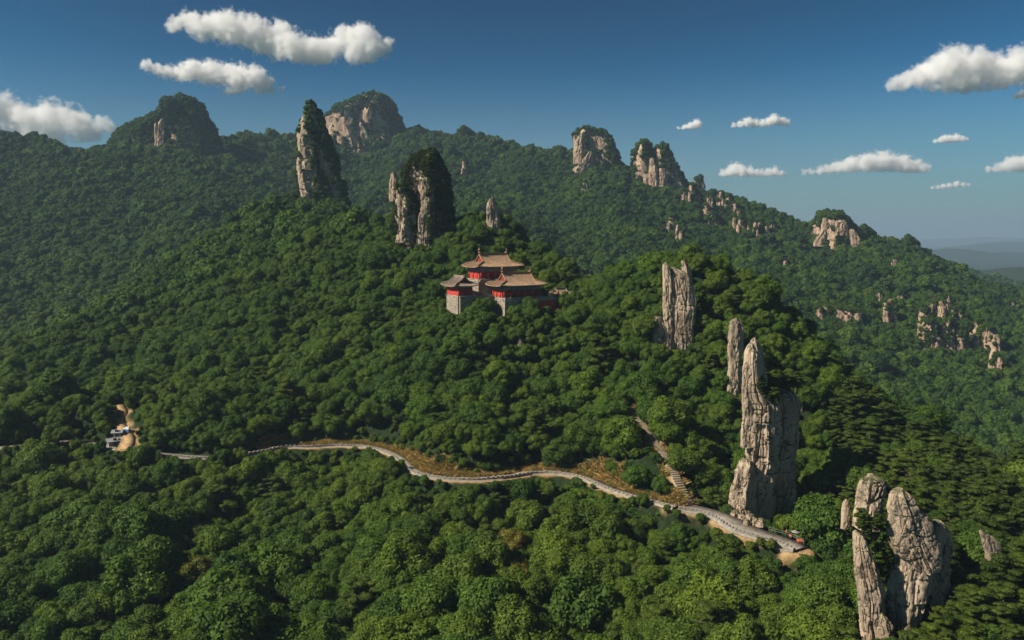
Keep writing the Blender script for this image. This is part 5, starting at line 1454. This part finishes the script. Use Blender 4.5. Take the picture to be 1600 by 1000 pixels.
for u0, v0, r_ in ((2.4, -2.4, 2.6), (5.0, -2.6, 3.0), (7.8, -2.5, 2.8), (-6.4, 4.6, 2.7), (-9.0, 4.4, 2.3), (-4.0, 4.4, 2.9), (-11.9, 4.8, 2.2), (-7.8, 1.2, 2.5), (-4.4, 0.6, 2.3), (-2.6, -3.4, 1.8), (6.0, -5.6, 3.0), (20.5, -1.8, 1.9), (-15.0, 9.5, 2.8), (-6.0, 18.0, 3.0), (-14.5, 14.0, 3.2), (-10.5, 18.0, 3.0)):
    w_ = TEMPLE_O[:2] + TEX*u0 + TEY*v0
    trees.append([w_[0], w_[1], height([w_[0]], [w_[1]])[0], r_, 'broad', random.uniform(.35, .7), None])
trees += SAPL
for x_, y_, z_, s_, k_, t_ in VEG:
    trees.append([x_, y_, z_, s_, k_, 0.25 + 0.5*t_ if k_ != 'far' else 0.1 + 0.4*t_, 'rock'])

# projected size and the 300 that show largest
P3 = np.array([[t[0], t[1], t[2] + t[3]] for t in trees]); qx, qy, qd = proj(P3)
size = np.array([t[3] for t in trees]) / qd
inside = (qx > -30) & (qx < 1630) & (qy < 1040)
size = np.where(inside, size, 0); size = np.where([t[6] == 'rock' for t in trees], 0, size)
for i, t in enumerate(trees):
    if t[6] and t[6] != 'rock': size[i] += 1
order = np.argsort(-size)
solo = set(order[:300].tolist())
TINTW = ['dark green', 'deep green', 'mid green', 'fresh green', 'light olive green', 'yellow olive']
ORD = 'first second third fourth fifth sixth seventh eighth ninth tenth eleventh twelfth thirteenth fourteenth fifteenth sixteenth seventeenth eighteenth nineteenth twentieth'.split()
def region(y):
    return 'along the bottom edge' if y > 930 else ('on the foreground slope' if y > 830 else 'near the winding road')
sizes = sorted(size[i] for i in order[:300] if size[i] < 1); big_, small_ = sizes[int(len(sizes)*.66)], sizes[int(len(sizes)*.33)]
fam = {}
for i in order[:300]:
    t = trees[i]
    if t[6]: continue
    sw = 'large' if size[i] > big_ else ('small' if size[i] < small_ else 'medium sized')
    fam.setdefault('%s %s %s %%s from the left %s' % (sw, TINTW[min(5, int(t[5] * 5.99))], 'layered pine' if t[4] == 'pine' else 'round broadleaf tree', region(qy[i])), []).append(i)
for k_, ids in fam.items():
    for n_, i in enumerate(sorted(ids, key=lambda q: qx[q])):
        trees[i][6] = k_ % (ORD[n_] if n_ < 20 else '%dth' % (n_ + 1))
for i in order[:300]:
    x_, y_, z_, r_, k_, tn, lab = trees[i]
    pi = random.choice(KINDS[k_ if k_ != 'far' else 'broad'])
    root = empty('pine_tree' if k_ == 'pine' else 'broadleaf_tree', (x_, y_, z_ - 0.15*r_), random.uniform(0, 6.28))
    root.scale = (r_, r_, r_ * random.uniform(0.9, 1.15))
    tag(root, lab, 'tree', 'trees of the foreground slope')
    c_ = link('crown', PROTO[pi][1], root); c_['tint'] = float(tn)
    link('trunk', PROTO[pi][2], root)

def instancer(name, label, rows, col, n_shapes, kind='stuff'):
    """one object that carries many small plants"""
    A = np.array([[r[0], r[1], r[2]] for r in rows], np.float32)
    me = bpy.data.meshes.new(name); me.vertices.add(len(A)); me.vertices.foreach_set('co', A.ravel())
    def at(nm, ty, arr, key='value'):
        a = me.attributes.new(nm, ty, 'POINT'); a.data.foreach_set(key, np.asarray(arr).ravel())
    at('size', 'FLOAT_VECTOR', np.array([r[3] for r in rows], np.float32), 'vector')
    at('turn', 'FLOAT_VECTOR', np.array([r[4] for r in rows], np.float32), 'vector')
    at('shape', 'INT', np.array([r[5] for r in rows], np.int32)); at('tint', 'FLOAT', np.array([r[6] for r in rows], np.float32))
    me.update()
    o = link(name, me); tag(o, label, None, None, kind)
    ng = bpy.data.node_groups.new(name, 'GeometryNodeTree')
    ng.interface.new_socket('Geometry', in_out='INPUT', socket_type='NodeSocketGeometry'); ng.interface.new_socket('Geometry', in_out='OUTPUT', socket_type='NodeSocketGeometry')
    n_in, n_out = ng.nodes.new('NodeGroupInput'), ng.nodes.new('NodeGroupOutput')
    ci = ng.nodes.new('GeometryNodeCollectionInfo'); ci.inputs['Collection'].default_value = col; ci.inputs['Separate Children'].default_value = True; ci.inputs['Reset Children'].default_value = True
    ip = ng.nodes.new('GeometryNodeInstanceOnPoints'); ip.inputs['Pick Instance'].default_value = True
    def na(nm, ty):
        q = ng.nodes.new('GeometryNodeInputNamedAttribute'); q.data_type = ty; q.inputs['Name'].default_value = nm; return q.outputs['Attribute']
    L = ng.links
    L.new(n_in.outputs[0], ip.inputs['Points']); L.new(ci.outputs[0], ip.inputs['Instance'])
    L.new(na('shape', 'INT'), ip.inputs['Instance Index']); L.new(na('turn', 'FLOAT_VECTOR'), ip.inputs['Rotation']); L.new(na('size', 'FLOAT_VECTOR'), ip.inputs['Scale'])
    L.new(ip.outputs[0], n_out.inputs[0])
    md = o.modifiers.new('plants', 'NODES'); md.node_group = ng
    return o
rows = []; shrubs = []
for i, t in enumerate(trees):
    if i in solo: continue
    x_, y_, z_, r_, k_, tn, lab = t
    e = (x_, y_, z_ - 0.15*r_, (r_, r_, r_*random.uniform(0.85, 1.15)), (random.uniform(-.08, .08), random.uniform(-.08, .08), random.uniform(0, 6.28)), random.choice(KINDS[k_]), tn)
    (shrubs if lab == 'rock' else rows).append(e)
instancer('forest', 'dense green forest covering the mountain slopes', rows, PCOL, len(PROTO))
instancer('shrubbery', 'small shrubs and saplings on rock ledges and between the trees', shrubs, PCOL, len(PROTO))
print('TREES', len(trees), len(rows), len(shrubs))

# dry grass on the cut bank, green shrubs on the open slope below the road
GCOL = bpy.data.collections.new('tuft_shapes')
def mat_tuft(name, cols):
    return mat_leaf(name, cols, 0.25)
M['dry'] = mat_tuft('dry_grass', [(0.32, 0.20, 0.09), (0.46, 0.32, 0.15), (0.38, 0.29, 0.11), (0.20, 0.20, 0.055)])
for s in range(3):
    rng = np.random.default_rng(900 + s); n = 46
    b_ = rng.normal(0, 0.22, (n, 2)); dr = rng.normal(0, 0.35, (n, 2)); hg = rng.uniform(0.5, 1.0, n)
    p0 = np.c_[b_, np.full(n, -0.05)]; tip = np.c_[b_ + dr, hg]; w_ = np.c_[rng.normal(0, 0.035, (n, 2)), np.zeros(n)]
    mid = (p0 + tip)/2 + np.c_[-dr*0.15, np.full(n, 0.1)]
    V = np.stack([p0 - w_, p0 + w_, mid + w_, tip], 1).reshape(-1, 3)
    o = bpy.data.objects.new('tuft_%d' % s, np_mesh('tuft', V, np.arange(4*n).reshape(n, 4), M['dry'])); GCOL.objects.link(o)
rows = []
for k in range(6500):
    j = random.randrange(len(road_s)); f_ = random.uniform(1.9, 1.2*bankw(dpx[j]))
    p = road_s[j] + RN[j]*f_ + np.array((random.uniform(-.6, .6), random.uniform(-.6, .6), 0))
    rows.append([p[0], p[1]])
for k in range(220):
    j = random.randrange(len(stair_s)); f_ = random.choice((-1, 1))*random.uniform(1.3, 2.0); t = stair_s[min(j+1, len(stair_s)-1)] - stair_s[max(j-1, 0)]
    n_ = np.array((-t[1], t[0]))/np.hypot(t[0], t[1]); rows.append([stair_s[j][0] + n_[0]*f_, stair_s[j][1] + n_[1]*f_])
q = np.array(rows); hz = height(q[:, 0], q[:, 1]); gx, gy, _ = proj(np.c_[q, hz])
dens = fbm(q[:, 0]/5, q[:, 1]/5, 8.0, 3)
rows = [(a[0], a[1], z, (lambda s: (s*1.2, s*1.2, s))(random.uniform(0.6, 1.3)), (0, 0, random.uniform(0, 6.28)), random.randrange(3), random.random())
        for a, z, g, dn in zip(q, hz, gx, dens) if 405 < g < 1110 and dn > -0.35]
instancer('dry_grass', 'tan dry grass on the cut bank above the road', rows, GCOL, 3)
BCOL = bpy.data.collections.new('bush_shapes')
M['bush'] = mat_leaf('bush_leaf', [(0.030, 0.080, 0.012), (0.052, 0.12, 0.015), (0.090, 0.185, 0.022)], 0.25)
for s in range(3):
    rng = np.random.default_rng(950 + s); n = 240
    d = rng.normal(size=(n, 3)); d[:, 2] = np.abs(d[:, 2]); d /= np.linalg.norm(d, axis=1)[:, None]
    V, F = leaf_quads(d * np.array((1, 1, 0.7)) * rng.uniform(0.6, 1.05, (n, 1)), d + rng.normal(0, .4, (n, 3)), 0.36, rng)
    o = bpy.data.objects.new('bush_%d' % s, np_mesh('bush', V, F, M['bush'])); BCOL.objects.link(o)
q = np.stack([MEADC[0] + RNG.uniform(-11, 11, 2000), MEADC[1] + RNG.uniform(-9, 9, 2000)], 1)
e1 = road_s[(np.abs(dpx - 700) < 300)]; k = RNG.integers(0, len(e1), 600); q = np.r_[q, e1[k][:, :2] + RNG.normal(0, 1.2, (600, 2)) + np.array((0, -6.5))]
hz = height(q[:, 0], q[:, 1]); ok = (MEADOW(q[:, 0], q[:, 1]) > 0.2); ok[2000:] = True
dr_, _, _ = polyd(q[:, 0], q[:, 1], road_s, 6); ok &= dr_ > 3.0
rows = [(a[0], a[1], z - 0.1, (lambda s: (s, s, s*random.uniform(.7, 1)))(random.uniform(0.5, 1.1)), (0, 0, random.uniform(0, 6.28)), random.randrange(3), random.random()) for a, z in zip(q[ok], hz[ok])]
instancer('undergrowth', 'bright green low undergrowth on the open slope below the road', rows, BCOL, 3)
# ------------------------------------------------------------------ clouds
def mat_cloud(name, dens, main, rm, seed):
    """vapour: dense in the puffs, eaten away by noise at their rims"""
    m, nt, out = mat_new(name); L = nt.links
    tc = N(nt, 'ShaderNodeTexCoord'); P = tc.outputs['Object']
    wn_ = N(nt, 'ShaderNodeTexNoise'); wn_.inputs['Scale'].default_value = 0.9 / rm; wn_.inputs['Detail'].default_value = 2; L.new(P, wn_.inputs['Vector'])
    wv = N(nt, 'ShaderNodeVectorMath', operation='MULTIPLY_ADD'); L.new(wn_.outputs['Color'], wv.inputs[0]); wv.inputs[1].default_value = (rm*0.9,)*3
    sh = N(nt, 'ShaderNodeVectorMath', operation='ADD'); L.new(P, sh.inputs[0]); sh.inputs[1].default_value = (-rm*0.45,)*3
    L.new(sh.outputs[0], wv.inputs[2])
    cur = None
    for x, y, z, r in main:
        d = N(nt, 'ShaderNodeVectorMath', operation='DISTANCE'); L.new(wv.outputs[0], d.inputs[0]); d.inputs[1].default_value = (x, y, z)
        q = N(nt, 'ShaderNodeMath', operation='MULTIPLY_ADD'); L.new(d.outputs['Value'], q.inputs[0]); q.inputs[1].default_value = -1.0 / r; q.inputs[2].default_value = 1.0
        if cur is None: cur = q.outputs[0]
        else:
            mx = N(nt, 'ShaderNodeMath', operation='SMOOTH_MAX'); L.new(cur, mx.inputs[0]); L.new(q.outputs[0], mx.inputs[1]); mx.inputs[2].default_value = 0.15; cur = mx.outputs[0]
    n1 = tex_noise(nt, 1.7 / rm, 7, 0.62, P)
    a1 = N(nt, 'ShaderNodeMath', operation='MULTIPLY_ADD'); L.new(n1, a1.inputs[0]); a1.inputs[1].default_value = 2.5; L.new(cur, a1.inputs[2])
    # flat underside
    sx = N(nt, 'ShaderNodeSeparateXYZ'); L.new(P, sx.inputs[0])
    fl = N(nt, 'ShaderNodeMapRange'); L.new(sx.outputs[2], fl.inputs[0]); fl.inputs[1].default_value = -rm*0.35; fl.inputs[2].default_value = rm*0.5; fl.inputs[3].default_value = -0.75; fl.inputs[4].default_value = 0.0
    a2 = N(nt, 'ShaderNodeMath', operation='ADD'); L.new(a1.outputs[0], a2.inputs[0]); L.new(fl.outputs[0], a2.inputs[1])
    mr = N(nt, 'ShaderNodeMapRange'); L.new(a2.outputs[0], mr.inputs[0]); mr.inputs[1].default_value = 1.28; mr.inputs[2].default_value = 1.75; mr.inputs[3].default_value = 0.0; mr.inputs[4].default_value = dens
    v = N(nt, 'ShaderNodeVolumePrincipled')
    v.inputs['Color'].default_value = (0.995, 0.995, 0.995, 1); v.inputs['Anisotropy'].default_value = 0.0
    L.new(mr.outputs[0], v.inputs['Density'])
    L.new(v.outputs[0], out.inputs['Volume'])
    m.cycles.volume_step_rate = VSTEP
    return m
VSTEP = 0.25
def cloud(label, puffs, conv, base_py, alt, seed):
    rng = np.random.default_rng(seed)
    ang = math.atan((500 - base_py) / FPX) - PITCH
    D = alt / math.tan(ang)
    pts = []
    pf = list(puffs)
    for (xa, ya, ra), (xb, yb, rb) in zip(puffs[:-1], puffs[1:]):
        if 0.5*(ra + rb) < math.hypot(xa - xb, ya - yb) < 3*(ra + rb): pf.append(((xa + xb)/2, (ya + yb)/2 + 0.1*ra, 0.5*(ra + rb)*0.95))
    for x, y, r in pf:
        px, py = conv(x, y); rp = r * conv.k
        p = W(px, py, D); rm = rp / FPX * D
        pts.append((p[0], p[1] + rng.uniform(-1, 1)*rm*0.5, p[2], rm))
    pts = np.array(pts); rm = np.median(pts[:, 3])
    base = W(800, base_py, D)[2]; org = np.array((pts[:, 0].mean(), D, base))
    main = [(x - org[0], y - org[1], z - org[2], r * 1.12) for x, y, z, r in pts]
    bm0 = bmesh.new(); bmesh.ops.create_icosphere(bm0, subdivisions=2, radius=1.0)
    SV = np.array([v.co[:] for v in bm0.verts]); SF = np.array([[v.index for v in f.verts] for f in bm0.faces]); bm0.free()
    V, F = [], []
    for k, (x, y, z, r) in enumerate(main):
        V.append(SV * (r*1.3 + rm*0.25) + (x, y, z)); F.append(SF + k*len(SV))
    V = np.concatenate(V); V[:, 2] = np.maximum(V[:, 2], -rm*0.45 + 0.02*V[:, 2])
    me = np_mesh('cloud', V, np.concatenate(F), mat_cloud('cloud_vapour_%d' % seed, 5.0 / (rm*2.0), main, rm, seed), True)
    o = link('cloud', me); o.location = org
    rmod = o.modifiers.new('remesh', 'REMESH'); rmod.mode = 'VOXEL'; rmod.voxel_size = rm*0.22
    tag(o, label, 'cloud')
class CV:
    def __init__(s, x0, y0, z): s.x0, s.y0, s.z = x0, y0, z; s.k = 1/z
    def __call__(s, x, y): return s.x0 + x/s.z, s.y0 + y/s.z
cA, cB, cC = CV(200, 0, 3.478), CV(0, 120, 4.0), CV(1040, 40, 2.857)
cloud('long white cloud high above the left peaks', [(245,140,40),(320,95,42),(390,150,60),(470,140,70),(570,150,80),(690,180,80),(800,190,70),(850,165,42),(720,230,60),(900,265,80),(980,265,70),(1060,290,75),(1160,190,45),(1200,215,70),(1280,205,72),(1230,290,60),(1330,260,65),(1400,250,38),(1300,310,38)], cA, 106, 1100, 1)
cloud('flat white cloud just above the pointed left peak', [(105,355,30),(180,385,32),(260,395,38),(350,385,52),(450,390,58),(540,405,58),(620,420,58),(700,425,58),(760,460,40),(540,500,26),(600,480,40),(830,485,16),(720,490,30)], cA, 150, 1100, 2)
cloud('big cumulus cloud behind the left mountain shoulder', [(-200,210,120),(-90,190,110),(20,200,90),(110,250,90),(200,290,90),(330,270,105),(430,270,90),(510,310,80),(570,350,60),(645,295,45),(700,320,36),(300,360,100),(120,330,90)], cB, 232, 1100, 3)
cloud('large white cloud high at the right', [(1010,258,24),(1080,240,40),(1160,220,52),(1240,180,68),(1310,170,68),(1390,175,64),(1470,190,64),(1560,175,64),(1650,175,75),(1280,245,60),(1380,245,62),(1200,270,34),(1480,235,55),(1560,215,55)], cC, 150, 1100, 4)
cloud('tiny flat cloud left of the small cloud over the descending ridge', [(85,455,13),(140,442,22),(60,460,9),(110,450,16)], cC, 203, 1100, 5)
cloud('small cloud high over the descending ridge', [(305,447,13),(365,432,22),(430,438,19),(485,420,23),(540,430,17)], cC, 201, 1100, 6)
cloud('small oval cloud under the large right-hand cloud', [(1205,518,11),(1250,508,19),(1300,502,19),(1340,508,10)], cC, 224, 1100, 7)
cloud('low double humped cloud resting beyond the descending ridge', [(260,665,22),(315,645,32),(370,660,28),(430,665,22),(490,655,24),(525,665,12)], cC, 277, 1100, 8)
cloud('long low cumulus bank above the hazy horizon', [(620,660,18),(690,652,24),(770,635,30),(840,620,36),(920,612,42),(980,605,44),(1060,618,40),(1130,630,32),(1165,636,16)], cC, 273, 1100, 9)
cloud('low cumulus cloud cut by the right edge', [(1445,648,17),(1510,628,28),(1570,615,36),(1650,620,44)], cC, 272, 1100, 10)
cloud('thin low cloud strip nearest the hazy horizon', [(1190,725,8),(1240,718,12),(1300,708,14),(1350,712,8)], cC, 297, 1100, 11)
cloud('faint cloud shred at the right edge below the large cloud', [(1560,318,12),(1600,305,18),(1650,300,20)], cC, 156, 1100, 12)

# ------------------------------------------------------------------ haze
hm, nt, out = mat_new('haze_air')
vp = N(nt, 'ShaderNodeVolumePrincipled')
vp.inputs['Color'].default_value = (0.43, 0.60, 0.79, 1); vp.inputs['Density'].default_value = 1.5e-4; vp.inputs['Anisotropy'].default_value = 0.1
nt.links.new(vp.outputs[0], out.inputs['Volume'])
hz_o = MB().box(-31000, 31000, -31000, 31000, -175, 225).build('haze', hm)
tag(hz_o, 'pale blue haze filling the air over the mountains', None, None, 'stuff')
